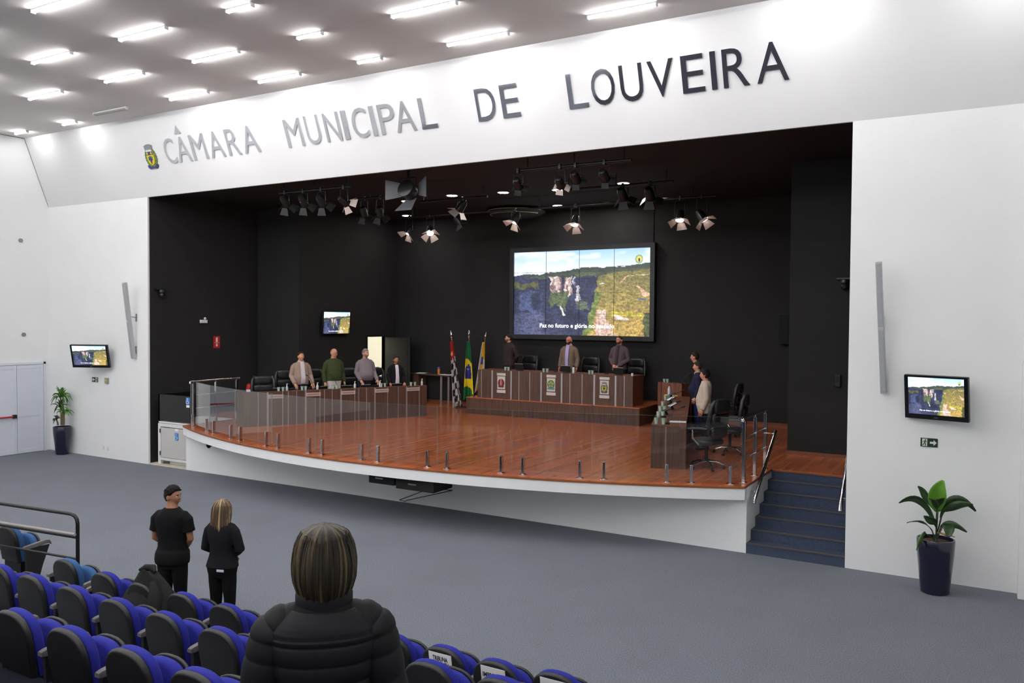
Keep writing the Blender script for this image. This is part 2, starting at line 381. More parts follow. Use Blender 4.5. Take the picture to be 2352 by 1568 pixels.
struct('trim_2', MB().tube([(10.55, DB - .012, 5.25), (10.55, DB - .012, ZSC)], .014, 6), matt_black)
# ------------------------------------------------------------------ stage
RC = 15.46; CX = 8.38
def lipy(x, off=0): return -1.73 + RC - math.sqrt((RC - off) ** 2 - (x - CX) ** 2)
lip = [(x, lipy(x)) for x in np.linspace(XS1, XS2, 49)]
top = lip + [(XS2, NY), (W, NY), (W, DB), (PW, DB), (PW, PY), (0, PY), (0, 1.52), (XS1, 1.52)]
struct('floor_stage', MB().prism(top, HS - .012, HS), wood)
struct('trim_3', MB().prism([(x, y - .012) for x, y in lip] + [(XS2 + .012, NY - .012), (W, NY - .012), (W, NY + .02), (XS2, NY + .02), (XS2 - .05, .2), (XS1 + .1, .3)], HS - .04, HS - .012), edge_wood)
struct('stage_slab', MB().prism([(x, y + .004) for x, y in lip] + [(XS2 - .02, .4), (XS1, .4)], HS - .225, HS - .04), white_paint)
struct('wall_stage_base', MB().bb(XS1, XS2, 0, .1, 0, HS - .225).bb(XS2 - .1, XS2, .1, NY, 0, HS - .04).bb(XS1, XS1 + .1, .1, 1.6, 0, HS - .04), white_paint)
st = MB(); ns = MB()
for i in range(6):
    st.bb(XS2, W, i * NY / 6, NY + .3, i * HS / 7, (i + 1) * HS / 7)
    ns.bb(XS2 + .002, W, i * NY / 6 - .012, i * NY / 6 + .075, (i + 1) * HS / 7 - .004, (i + 1) * HS / 7 + .006)
st.bb(XS2, W, NY, NY + .3, 0, HS - .04)
struct('stairs', st, carpet_stair)
struct('trim_4', ns, mat('stair_nosing', (84, 78, 76), .6, noise_s=30, noise_a=.1))
struct('baseboard_stage', MB().bb(W - PW - .012, W, PY - .015, PY, HS, HS + .07).bb(10.95, W - PW, DB - .015, DB, HS, HS + .07).bb(PW, 5.8, DB - .015, DB, HS, HS + .07), mat('baseboard_wood', (120, 68, 40), .45, noise_s=6, noise_a=.15))
struct('floor_lift_bay', MB().bb(0, XS1, 0, 1.6, 0, .03), tile)
# dais
DX0, DX1, DY = 5.79, 11.0, 5.99
struct('floor_dais', MB().bb(DX0, DX1, DY, DB, HS, HD - .02), dwood)
struct('floor_dais_top', MB().bb(DX0 - .01, DX1 + .01, DY - .01, DB, HD - .02, HD), wood)

# ------------------------------------------------------------------ ceiling tubes of the hall
tubes = []
rows = [(-1.42, [(-3.55, .54), (-1.4, .56), (3.4, 1.24), (6.13, 1.15), (8.48, .62), (10.87, 1.16), (13.54, 1.12), (16.3, 1.15), (18.9, 1.15)]),
        (-2.97, [(.65, 1.24), (3.4, 1.22), (6.11, 1.17), (8.47, .61), (10.87, 1.17), (13.54, 1.15), (16.3, 1.15)]),
        (-4.42, [(.6, 1.22), (3.35, 1.24), (6.02, 1.24), (8.4, .63), (10.85, 1.16), (13.54, 1.15)]),
        (-5.93, [(.6, 1.22), (3.35, 1.24), (6.06, 1.3), (8.4, .63), (10.85, 1.16), (13.54, 1.15)]),
        (-7.45, [(-2.2, 1.2), (.6, 1.22), (3.35, 1.24), (6.06, 1.3), (8.4, .63), (10.85, 1.16), (13.54, 1.15)]),
        (-9.0, [(-2.2, 1.2), (.6, 1.22), (3.35, 1.24), (6.06, 1.3), (8.4, .63), (10.85, 1.16), (13.54, 1.15), (16.3, 1.15)])]
for _y in (-10.6, -12.2, -13.8, -15.4, -17.0, -18.6): rows.append((_y, [(-2.2, 1.2), (.6, 1.22), (3.35, 1.24), (6.06, 1.3), (8.4, .63), (10.85, 1.16), (13.54, 1.15), (16.3, 1.15), (18.9, 1.15)]))
LT = {}
ordn = ['first', 'second', 'third', 'fourth', 'fifth', 'sixth', 'seventh', 'eighth', 'ninth', 'tenth', 'eleventh', 'twelfth']
for ri, (y, L) in enumerate(rows):
    for ci, (x, ln) in enumerate(L):
        yy = y + (-.0 if ri else (.25 if x < -1 else 0))
        t = thing('ceiling_tube_light', 'white glowing ceiling tube, %s row out from the lettered wall, %s from left' % (ordn[ri], ordn[ci]), 'ceiling light', (x, yy, HC), 0, 'tube lights on the hall ceiling')
        k = round(ln, 1)
        if k not in LT:
            a = MB().bb(-ln / 2, ln / 2, -.034, .034, -.022, 0).bb(-ln / 2 - .01, -ln / 2 + .012, -.036, .036, -.06, 0).bb(ln / 2 - .012, ln / 2 + .01, -.036, .036, -.06, 0)
            rr = [[(xx, .034 * math.cos(PI + PI * j / 10), -.022 + .036 * math.sin(PI + PI * j / 10)) for j in range(11)] for xx in (-ln / 2 + .012, ln / 2 - .012)]
            LT[k] = (a.mesh('housing', white_plastic), MB().loft(rr).mesh('diffuser', tube_glow))
        link('housing', LT[k][0], t); link('diffuser', LT[k][1], t)
# a dead tube and a slot in the front row
t = thing('ceiling_tube_light', 'unlit ceiling tube above the crest, nearly the same grey as the ceiling', 'ceiling light', (.62, -1.42, HC))
link('housing', LT[1.2][0], t)
p0, p1 = at(242, 262, 2, HC - .01), at(312, 250, 2, HC - .01)
link('diffuser', MB().bb(-.6, .6, -.04, .04, -.06, -.025).mesh('diffuser', mat('dead_tube', (150, 148, 146), .5)), t)

# ------------------------------------------------------------------ lettering on the fascia
tn = Vector((0, YF, HC - H)).normalized()             # up the slope
nn = Vector((1, 0, 0)).cross(tn)                       # out of the slope, towards the hall
def onfascia(px, py):
    r = ray(px, py); o = Vector((0, 0, H)); t = (o - CAM).dot(nn) / r.dot(nn); p = CAM + r * t
    return p.x, (p - o).dot(tn)
s3 = 800 / 2352
def zp(ox, x, y): return onfascia(ox + x * s3, y * s3)
LET = [('C', 0, (1106, 985), (1201, 1065)), ('A', 0, (1222, 1105), (1310, 1092)), ('M', 0, (1322, 1090), (1420, 1080)), ('A', 0, (1440, 1072), (1535, 1060)),
       ('R', 0, (1558, 1055), (1642, 1045)), ('A', 0, (1663, 1038), (1768, 1022)), ('M', 0, (1955, 993), (2066, 980)), ('U', 0, (2050, 795), (2178, 930)),
       ('N', 0, (2218, 955), (2318, 942)), ('I', 800, (-12, 940), (18, 936)), ('C', 800, (15, 770), (142, 870)), ('I', 800, (176, 908), (204, 905)), ('P', 800, (232, 903), (313, 770)),
       ('A', 800, (336, 885), (468, 862)), ('L', 800, (505, 862), (610, 848)), ('D', 800, (885, 812), (998, 700)), ('E', 800, (1052, 788), (1171, 772)),
       ('L', 800, (1498, 725), (1630, 708)), ('O', 800, (1643, 590), (1806, 600)), ('U', 800, (1838, 560), (1994, 560)), ('V', 800, (2015, 425), (2192, 402)),
       ('E', 1552, (55, 635), (206, 618)), ('I', 1552, (250, 612), (288, 608)), ('R', 1552, (330, 604), (508, 586)), ('A', 1552, (556, 582), (772, 557))]
base_t = (zp(800, 1498, 725)[1] + zp(1552, 556, 582)[1] + zp(0, 1955, 993)[1]) / 3
top_t = (zp(800, 1460, 500)[1] + zp(0, 1908, 815)[1] + zp(800, 842, 603)[1]) / 3
words = ['CÂMARA'] * 6 + ['MUNICIPAL'] * 9 + ['DE'] * 2 + ['LOUVEIRA'] * 8
cnt = {}
for i, (ch, ox, a, b) in enumerate(LET):
    xa, ta = zp(ox, *a); xb, tb = zp(ox, *b)
    k = i - words.index(words[i])
    acc = words[i] == 'CÂMARA' and k == 1
    Mx = frame(Vector(((xa + xb) / 2, 0, H)) + tn * ((base_t + top_t) / 2 + (.0)) + nn * .014, (1, 0, 0), tn)
    hgt = top_t - base_t
    if ch in 'COU': hgt *= 1.02
    o = text('wall_letter', ch, letter_mirror, None, xb - xa, hgt, Mx, .012, .0)
    ad = 'grey' if i < 6 else 'mirror dark'
    tag(o, '%s letter %s, %s letter of the word %s on the sloping white wall' % (ad, 'Â' if acc else ch, ordn[k], words[i]), 'letter', 'wall lettering')
    if acc:
        x0, t0 = zp(0, 1188, 925); x1, t1 = zp(0, 1232, 918); xm, tm = zp(0, 1203, 892)
        d = .05; xm = (x0 + x1) / 2
        hh = .2
        tri = [(x0, top_t + .07), (xm, top_t + .07 + hh), (x1, top_t + .07), (x1 - .09, top_t + .07), (xm, top_t + .07 + hh - .11), (x0 + .09, top_t + .07)]
        obj('circumflex', MB().prism(tri[:2] + [tri[4], tri[5]], .002, .026, frame((0, 0, H), (1, 0, 0), tn)), letter_mirror, o)
        obj('circumflex', MB().prism([tri[1], tri[2], tri[3], tri[4]], .002, .026, frame((0, 0, H), (1, 0, 0), tn)), letter_mirror, o)

# ------------------------------------------------------------------ crests (shield, mural crown, branches, ribbon)
cr = dict(grey=mat('crest_grey', (128, 132, 132), .5), green=mat('crest_green', (86, 132, 62), .5), dgreen=mat('crest_dark_green', (48, 82, 44), .5), yellow=mat('crest_yellow', (214, 188, 44), .5),
          blue=mat('crest_blue', (58, 52, 112), .5), red=mat('crest_red', (168, 44, 46), .5), pale=mat('crest_pale', (206, 210, 212), .5), brown=mat('crest_brown', (96, 52, 44), .5), sky=mat('crest_sky', (78, 134, 168), .5))
def crest(M, h, parent=None, kind='town'):
    """parts of a coat of arms of height h on the plane M"""
    s = h; P = lambda name, mb, m: obj(name, mb, cr[m], parent)
    def poly(pts, z0, z1, mb=None): return (mb or MB()).prism([(x * s, y * s) for x, y in pts], z0 * s, z1 * s, M)
    def disc(cx, cy, rx, ry, z0, z1, n=18, mb=None): return poly([(cx + rx * math.cos(2 * PI * i / n), cy + ry * math.sin(2 * PI * i / n)) for i in range(n)], z0, z1, mb)
    if kind == 'town':
        lv = MB(); rv = MB()
        for i in range(9):
            a = math.radians(-65 + i * 17)
            for sg, mb in ((-1, lv), (1, rv)):
                disc(sg * .27 * math.cos(a) - 0, -.05 + .34 * math.sin(a), .085, .065, .0, .03 + .004 * (i % 2), 10, mb)
        for i in range(5):
            a = math.radians(-50 + i * 28); P('berry', disc(.31 * math.cos(a), -.05 + .35 * math.sin(a), .035, .03, .03, .045, 8), 'red')
        P('branch', lv, 'green'); P('branch', rv, 'green')
        P('shield', poly([(-.21, .2), (.21, .2), (.21, -.12), (.15, -.27), (0, -.36), (-.15, -.27), (-.21, -.12)], .0, .05), 'yellow')
        ch = poly([(-.2, .2), (.2, .2), (.2, .06), (-.2, .06)], .0, .056); P('chief', ch, 'blue')
        [P('chief_charge', disc(q, .13, .045, .055, .05, .064, 10), 'yellow') for q in (-.12, .12)]
        P('leaf', poly([(0, .04), (.08, 0), (.15, -.02), (.1, -.12), (0, -.18), (-.1, -.12), (-.15, -.02), (-.08, 0)], .05, .058), 'green')
        P('grapes', poly([(0, 0), (.06, -.05), (.13, -.13), (.05, -.16), (0, -.31), (-.05, -.16), (-.13, -.13), (-.06, -.05)], .05, .066), 'blue')
        cw = poly([(-.2, .25), (.2, .25), (.23, .43), (.1, .48), (0, .49), (-.1, .48), (-.23, .43)], .0, .05); P('mural_crown', cw, 'grey')
        P('crown_band', poly([(-.18, .2), (.18, .2), (.16, .27), (-.16, .27)], .0, .056), 'pale')
        P('ribbon', poly([(-.3, -.33), (-.1, -.41), (.1, -.41), (.3, -.33), (.3, -.42), (.2, -.5), (0, -.47), (-.2, -.5), (-.3, -.42)], .0, .055), 'blue')
    elif kind == 'state':
        P('branch', disc(0, -.04, .36, .4, 0, .02), 'brown'); P('shield', poly([(-.2, .2), (.2, .2), (.2, -.12), (0, -.32), (-.2, -.12)], .0, .04), 'red')
        P('sword', poly([(-.03, .42), (.03, .42), (.03, -.26), (-.03, -.26)], .0, .05), 'pale'); P('ribbon', poly([(-.34, -.34), (.34, -.34), (.26, -.46), (-.26, -.46)], .0, .04), 'brown')
    else:
        P('wreath', disc(0, .02, .38, .42, 0, .02), 'green')
        star = [((.33 if i % 2 == 0 else .17) * math.sin(PI * i / 5), .04 + (.33 if i % 2 == 0 else .17) * math.cos(PI * i / 5)) for i in range(10)]
        P('star', poly(star, .0, .035), 'yellow'); P('roundel', disc(0, .03, .15, .16, 0, .045), 'sky'); P('ribbon', poly([(-.4, -.3), (.4, -.3), (.3, -.44), (-.3, -.44)], .0, .04), 'sky')
cx, ct = onfascia(347.5, 359)
t = thing('coat_of_arms', 'coloured coat of arms on the white sloping wall before the first letter', 'emblem')
h1 = (onfascia(352, 388)[1], onfascia(343, 330)[1])
crest(frame(Vector((cx, 0, H)) + tn * ct + nn * .004, (1, 0, 0), tn), (h1[1] - h1[0]) * 1.0, t)

# ================================================================== PICTURE ON THE SCREENS
def vnoise(u, v, fx, fy, seed):
    rs = np.random.RandomState(seed); g = rs.rand(int(fy) + 3, int(fx) + 3)
    x = u * fx; y = v * fy; ix = x.astype(int); iy = y.astype(int); tx = x - ix; ty = y - iy
    tx = tx * tx * (3 - 2 * tx); ty = ty * ty * (3 - 2 * ty)
    return (g[iy, ix] * (1 - tx) + g[iy, ix + 1] * tx) * (1 - ty) + (g[iy + 1, ix] * (1 - tx) + g[iy + 1, ix + 1] * tx) * ty
def landscape(u, v):
    C = lambda r, g, b: np.array([r, g, b], float)
    wu = vnoise(u, v, 26, 20, 11) + .5 * vnoise(u, v, 70, 50, 12) - .75; wv = vnoise(u, v, 24, 22, 13) + .5 * vnoise(u, v, 66, 54, 14) - .75
    u0, v0 = u, v; u = np.clip(u + .022 * wu * (v > .26), 0, 1); v = np.clip(v + .03 * wv * (v > .2), 0, 1)
    n1 = vnoise(u, v, 12, 9, 1); n2 = vnoise(u, v, 50, 36, 2); n3 = vnoise(u, v, 90, 14, 3); n4 = vnoise(u, v, 6, 5, 4)
    n5 = .5 * n1 + .3 * n2 + .2 * vnoise(u, v, 110, 80, 5)
    mixc = lambda a, b, t: a + (b - a) * np.clip(t, 0, 1)[..., None]
    ss = lambda a, b, x: np.clip((x - a) / (b - a), 0, 1)
    im = mixc(C(168, 212, 250), C(236, 244, 255), ss(0, .2, v))
    cl = ss(.45, .75, .6 * vnoise(u, v, 7, 12, 8) + .4 * vnoise(u, v, 16, 26, 9)); im = mixc(im, C(252, 250, 255), cl * .9)
    im = im * np.ones(u.shape + (1,))
    # far ridge
    rid = np.interp(u, [0, .15, .2, .35, .45, .55, .7, .85, 1], [.29, .275, .27, .245, .215, .2, .2, .195, .165]) + .006 * (n2 - .5)
    im = np.where((v > rid)[..., None], mixc(C(64, 78, 72) + 0 * im, C(108, 112, 78), ss(rid + .02, rid + .09, v) * n1 * 1.4), im)
    # left dark hills
    hl = np.interp(u, [0, .1, .2, .25], [.28, .285, .31, .34])
    can = v > np.interp(u, [0, .25, .3, .55, .64], [.28, .34, .31, .3, .3])
    base = mixc(C(40, 46, 76) + 0 * im, C(74, 80, 118), n5 * 1.2 - .3 + .25 * ss(.8, 1, v))
    im = np.where(can[..., None], base, im)
    t = (u < .2) & (v > .345 + .05 * n1) & (v < .43 + .03 * n2); im = np.where(t[..., None], mixc(C(70, 76, 50) + 0 * im, C(104, 104, 66), n2), im)
    t = ss(.5, .6, n1) * (u < .22) * (v > .48) * (v < .74); im = mixc(im, C(78, 96, 146), t * .75)
    t = ss(.4, .6, n4) * (u < .24) * (v > .74); im = mixc(im, C(92, 98, 138), t * .8)
    # pale cliffs
    cw_ = (((u > .28) & (u < .372)) | ((u > .388) & (u < .445))) & (v > .3 + .02 * n2) & (v < .5 + .05 * n3 - .05 * ss(.28, .45, u) + .04)
    st = ss(.25, .7, n3); im = np.where(cw_[..., None], mixc(C(120, 92, 96) + 0 * im, C(240, 214, 206), st), im)
    t = (u > .455) & (u < .475) & (v > .32) & (v < .44); im = np.where(t[..., None], mixc(C(60, 66, 96) + 0 * im, C(186, 186, 200), st), im)
    t = (np.abs(u - .49 - .05 * (v - .5)) < .008 + .01 * n2) & (v > .42) & (v < .6); im = np.where(t[..., None], C(196, 190, 198), im)
    t = (u > .28) & (u < .41) & (v > .48) & (v < .6 + .12 * n3) & (n5 > .35); im = np.where(t[..., None], mixc(C(70, 88, 62) + 0 * im, C(112, 128, 84), n3), im)
    t = np.abs(u - (.382 - .02 * np.sin((v - .55) * 14) + .02 * ss(.7, .77, v))) < .008; t &= (v > .52) & (v < .77); im = np.where(t[..., None], mixc(C(100, 118, 84) + 0 * im, C(226, 222, 208), ss(.6, .7, v)), im)
    t = (u > .48) & (u < .57) & (v > .6) & (v < .7) & (n5 > .45); im = np.where(t[..., None], C(98, 112, 96), im)
    # right plateau
    eb = np.interp(v, [.27, .32, .45, .6, .68, .78, .85, .92, 1], [.645, .635, .615, .605, .585, .56, .565, .555, .52]) + .008 * (n2 - .5)
    pl = (u > eb) & (v > np.interp(u, [.6, .66, .75, .85, 1], [.31, .3, .27, .265, .22]))
    gold = mixc(C(134, 126, 70) + 0 * im, C(212, 170, 84), ss(.3, 1, v) * .9 + (n5 - .5) * .5)
    im = np.where(pl[..., None], gold, im)
    t = pl & (u < eb + .035 + .02 * n1) & (v > .5); im = np.where(t[..., None], mixc(C(94, 124, 58) + 0 * im, C(150, 158, 84), n2), im)
    t = pl & (u > .6 + .03 * n1) & (u < .7 + .06 * ss(.8, 1, v)) & (v > .7) & (n3 > .3); im = np.where(t[..., None], mixc(C(180, 130, 116) + 0 * im, C(244, 214, 200), n3), im)
    t = (u > .73) & (v > .7 + .02 * n1 + .1 * (u - .74)) & (v < .76 + .1 * (u - .74)) & pl; im = np.where(t[..., None], C(206, 188, 62), im)
    t = (((u - .797) / .05) ** 2 + ((v - .795 - .5 * (u - .797)) / .022) ** 2) < 1; im = np.where(t[..., None], C(240, 208, 204), im)
    rd = np.interp(v, [.31, .33, .36, .385, .42, .45, .5, .55], [.85, .83, .805, .8, .9, .935, .955, 1.0])
    t = (np.abs(u - rd) < .006 + .022 * ss(.42, .52, v)) & (v > .31) & (v < .55); im = np.where(t[..., None], C(232, 178, 146), im)
    t = (np.abs(v - .3) < .005) & (u > .86); im = np.where(t[..., None], C(226, 190, 150), im)
    t = (((u - .945) / .032) ** 2 + ((v - .585) / .014) ** 2) < 1; im = np.where(t[..., None], C(72, 104, 150), im)
    t = (u > .955) & (v > .72) & (n5 > .4); im = np.where(t[..., None], mixc(C(62, 74, 48) + 0 * im, C(110, 118, 66), n2), im)
    t = (np.abs(v - .383) < .006) & (u > .642) & (u < .69) & (n3 > .4); im = np.where(t[..., None], C(240, 240, 240), im)
    tex = vnoise(u0, v0, 130, 90, 21) * .6 + vnoise(u0, v0, 40, 60, 22) * .4; low = ss(.2, .3, v0)[..., None]
    im = im * (1 + low * (.75 * (tex - .5))[..., None]); g_ = im.mean(-1, keepdims=True); im = np.where(low > 0, g_ + (im - g_) * .85, im)
    e = ((u0 - .922) / .026) ** 2 + ((v0 - .125) / .05) ** 2
    im = np.where((e < 1)[..., None], C(120, 168, 120), im); im = np.where((e < .55)[..., None], C(232, 214, 110), im)
    im = np.where(((np.abs(u0 - .922) < .007) & (np.abs(v0 - .135) < .02))[..., None], C(60, 50, 96), im)
    return np.clip(im, 0, 255)
def picture_mesh(name, nx, ny, fn, m, shape=None):
    """unit picture sheet, x right, y up, centred; colours from fn(u, v)"""
    u, v = np.meshgrid(np.linspace(0, 1, nx + 1), np.linspace(0, 1, ny + 1))
    rgb = fn(u, v) / 255; rgb = np.where(rgb <= .04045, rgb / 12.92, ((rgb + .055) / 1.055) ** 2.4)
    me = bpy.data.meshes.new(name)
    pts = np.stack([u - .5, .5 - v, 0 * u], -1).reshape(-1, 3) if shape is None else shape(u, v).reshape(-1, 3)
    idx = lambda i, j: i * (nx + 1) + j
    fs = [(idx(i, j), idx(i + 1, j), idx(i + 1, j + 1), idx(i, j + 1)) for i in range(ny) for j in range(nx)]
    me.from_pydata(pts.tolist(), [], fs)
    a = me.color_attributes.new('picture', 'FLOAT_COLOR', 'POINT'); c = np.ones((len(pts), 4), np.float32); c[:, :3] = rgb.reshape(-1, 3)
    a.data.foreach_set('color', c.ravel()); me.materials.append(m); me.update(); return me
pic_big = picture_mesh('screen_picture', 270, 152, landscape, attr_mat('screen_glow', 1.15))
pic_small = picture_mesh('screen_picture', 130, 73, landscape, attr_mat('screen_glow_tv', 1.35))
cap_white = emis('caption_white', (255, 255, 255), 1.5)
def screen(parent, me, w, h, M, depth):
    o = link('screen', me, parent); o.matrix_local = M @ Matrix.Translation((0, 0, depth)) @ Matrix.Diagonal((w, h, 1, 1))
    text('caption', 'Paz no futuro e glória no passado', cap_white, parent, w * .55, None, M @ Matrix.Translation((-.02 * w, -h * .395, depth + .003)), .001, .02, 1.04)
    return o
# video wall
cs = [at(*p, 1, DB - .14) for p in ((1181.1, 580.2), (1495.2, 568.7), (1180.8, 768), (1492.5, 771.9))]
vx0 = (cs[0].x + cs[2].x) / 2; vx1 = (cs[1].x + cs[3].x) / 2; vz1 = (cs[0].z + cs[1].z) / 2; vz0 = (cs[2].z + cs[3].z) / 2
vw, vh = vx1 - vx0, vz1 - vz0; vc = Vector(((vx0 + vx1) / 2, DB - .14, (vz0 + vz1) / 2))
t = thing('video_wall', 'large video wall showing a canyon landscape, in a black frame behind the dais', 'screen', vc)
Mv = FRONT((0, 0, 0))
fr = MB()
for a in ((-vw / 2 - .13, -vw / 2, -vh / 2 - .13, vh / 2 + .13), (vw / 2, vw / 2 + .13, -vh / 2 - .13, vh / 2 + .13), (-vw / 2, vw / 2, vh / 2, vh / 2 + .13), (-vw / 2, vw / 2, -vh / 2 - .13, -vh / 2)):
    fr.bb(a[0], a[1], a[2], a[3], -.14, .05, Mv)
fr.bb(-vw / 2, vw / 2, -vh / 2, vh / 2, -.14, -.02, Mv)
obj('frame', fr, mat('video_wall_frame', (16, 16, 20), .35), t)
screen(t, pic_big, vw, vh, Mv, 0)
for k in range(1, 4):
    obj('panel_seam', MB().bb(-vw / 2 + vw * k / 4 - .006, -vw / 2 + vw * k / 4 + .006, -vh / 2, vh / 2, 0, .003, Mv), matt_black, t)
    obj('panel_seam', MB().bb(-vw / 2, vw / 2, -vh / 2 + vh * k / 4 - .003, -vh / 2 + vh * k / 4 + .003, 0, .003, Mv), mat('seam_faint', (60, 62, 70), .6), t)
# wall televisions
def tv(label, c, w, h, pan, tilt, wall, sw, sh, dy=.03, bez=None):
    """c centre; pan: heading of the screen in degrees (180 = towards the hall); wall: point the bracket is fixed to"""
    t = thing('television', label, 'television', c)
    b = math.radians(pan); nd = Vector((math.sin(b), math.cos(b), 0)); xd = Vector((0, 0, 1)).cross(nd); R = Matrix.Rotation(math.radians(tilt), 4, xd)
    M = frame((0, 0, 0), R.to_3x3() @ xd, R.to_3x3() @ Vector((0, 0, 1)))
    obj('casing', MB().bb(-w / 2, w / 2, -h / 2, h / 2, -.06, .0, M).bb(-w * .3, w * .3, -h * .3, h * .3, -.1, -.06, M), black_plastic, t, bev=.01)
    bz = MB()
    for a in ((-w / 2 + .004, -sw / 2, -h / 2 + .004, h / 2 - .004), (sw / 2, w / 2 - .004, -h / 2 + .004, h / 2 - .004), (-sw / 2, sw / 2, sh / 2 + dy, h / 2 - .004), (-sw / 2, sw / 2, -h / 2 + .004, -sh / 2 + dy)):
        bz.bb(*a, -.01, .012, M)
    obj('bezel', bz, mat('tv_bezel_gloss', (14, 13, 16), .2), t)
    screen(t, pic_small, sw, sh, M @ Matrix.Translation((0, dy, 0)), .004)
    obj('maker_badge', MB().bb(-.03, .03, -h / 2 + .03, -h / 2 + .04, .012, .014, M), steel, t)
    wl = Vector(wall) - Vector(c); bk = M @ Vector((0, 0, -.1))
    obj('bracket', MB().tube([bk, (bk + wl) / 2 + Vector((0, 0, .0)), wl], .025, 8).box(wl, (.1, .016, .25) if abs(wl.y) > abs(wl.x) else (.016, .1, .25)), black_metal, t)
    return t
c = at(2149.5, 914, 1, -.22); tv('television on the right white wall, above the green exit sign', c, .86, .645, 195, 7, (c.x, -.012, c.z), .75, .54, .022)
c = at(206.5, 818, 1, -.42); tv('television on the left white wall, near the double door and dracaena', c, 1.02, .62, 154, 13, (c.x, -.012, c.z), .92, .52, .022)
c = at(773.5, 741, 0, PW + .15); tv('television high on the black stage wall, left of the bright doorway', c, 1.13, .68, 92, 3, (PW + .012, c.y, c.z), 1.09, .635, 0)

# ================================================================== GLASS BALUSTRADE, RAILS
posts = [(447, 978), (481, 990), (498, 995), (541, 1005), (562, 1010), (616, 1023), (643, 1028), (712, 1040), (743, 1044), (832, 1056), (871, 1060), (980, 1073), (1029, 1076), (1153, 1086), (1204, 1089), (1337, 1096), (1392, 1099), (1532, 1107), (1588, 1109), (1676, 1112)]
PX = [at(a, b, 2, HS).x for a, b in posts]
PX[0] = 1.8
GOFF = .17
def gp(x, k=0): return Vector((x, lipy(x) + GOFF + k, HS))
jn = [PX[0] - .14] + [(PX[i] + PX[i + 1]) / 2 for i in range(1, 19, 2)] + [PX[19] + .16]
gedge = mat('glass_edge', (150, 166, 162), .2)
for i in range(10):
    a, b = gp(jn[i] + .006), gp(jn[i + 1] - .006); d = (b - a).normalized(); nrm = Vector((d.y, -d.x, 0))
    t = thing('glass_panel', 'clear glass balustrade panel on the stage edge, %s from the left' % ordn[i], 'glass panel', a, 0, 'glass panels along the curved stage edge')
    M = frame((0, 0, 0), d, (0, 0, 1)); ln = (b - a).length
    g = MB().bb(0, ln, .07, 1.1, -.006, .006, M)
    g.mi = [1, 1, 1, 1, 0, 0] if False else g.mi
    go = obj('pane', g, [glass, gedge], t)
    for p in go.data.polygons:
        if abs((M.to_3x3().inverted() @ p.normal).z) < .5: p.material_index = 1
    for x in (PX[2 * i], PX[2 * i + 1]):
        q = gp(x) - a; dd = q.dot(d)
        m = MB().bb(dd - .022, dd + .022, .0, .3, -.03, .035, M).bb(dd - .055, dd + .055, 0, .012, -.055, .055, M)
        obj('post', m, chrome, t, bev=.003)
def railing(label, pts, ztop, zmid, r=.026):
    t = thing('stage_railing', label, 'railing', (pts[0][0], pts[0][1], HS))
    o = Vector((pts[0][0], pts[0][1], HS))
    L = [Vector((x, y, HS)) - o for x, y in pts]
    for q in L:
        obj('post', MB().box((q.x, q.y, (ztop - HS) / 2 - .03), (.052, .052, ztop - HS - .06)).box((q.x, q.y, .006), (.1, .1, .012)).tube([(q.x, q.y, ztop - HS - .07), (q.x, q.y, ztop - HS)], .01, 8), chrome, t, bev=.003)
    d = (L[-1] - L[0]).normalized(); e0 = L[0] - d * .1; e1 = L[-1] + d * .1; u = Vector((0, 0, ztop - HS))
    obj('handrail', MB().tube([e0 + u - Vector((0, 0, .06)), e0 + u - Vector((0, 0, .02)) - d * .0, e0 + u + d * .03, e1 + u], r, 12), chrome, t, smooth=50)
    for z in zmid: obj('rail', MB().tube([L[0] + Vector((0, 0, z)), L[-1] + Vector((0, 0, z))], .014, 10), chrome, t, smooth=50)
    return t
rl = [(1.56, .14), (1.56, .82), (1.56, 1.48)]
zt = at(445, 875, 0, 1.56).z
railing('polished steel railing on the left end of the stage beside the black lift', rl, zt, [(zt - HS) * .38, (zt - HS) * .68])
rl = [(15.13, .16), (15.13, .9), (15.13, 1.63)]
zt2 = at(1712, 958, 0, 15.13).z
railing('polished steel railing on the right end of the stage above the stairs', rl, zt2, [(zt2 - HS) * .36, (zt2 - HS) * .68])
# stair handrails
def hand(label, p0, p1, br):
    t = thing('stair_handrail', label, 'handrail', p1)
    a = Vector(p0) - Vector(p1); d = a.normalized()
    obj('handrail', MB().tube([a, a * .5, Vector((0, 0, 0)), -d * .05 - Vector((0, 0, .04))], .03, 12), chrome, t, smooth=50)
    for q, wq in br:
        s_ = a * q; obj('bracket', MB().tube([s_, (wq - p1.x, s_.y, s_.z)], .009, 8), chrome, t, smooth=50)
p0 = at(1782, 990, 0, XS2 + .1); p1 = at(1733, 1146, 0, XS2 + .1)
hand('slanting steel handrail on the left side of the carpeted stairs', p0, p1, [(.96, 15.13), (.1, XS2)])
p0 = at(1945, 1064, 0, W - .09); p1 = at(1930, 1162, 0, W - .09)
hand('slanting steel handrail on the right jamb beside the stairs', p1 + (p0 - p1) * 1.8, p1, [(.9, W), (.1, W)])

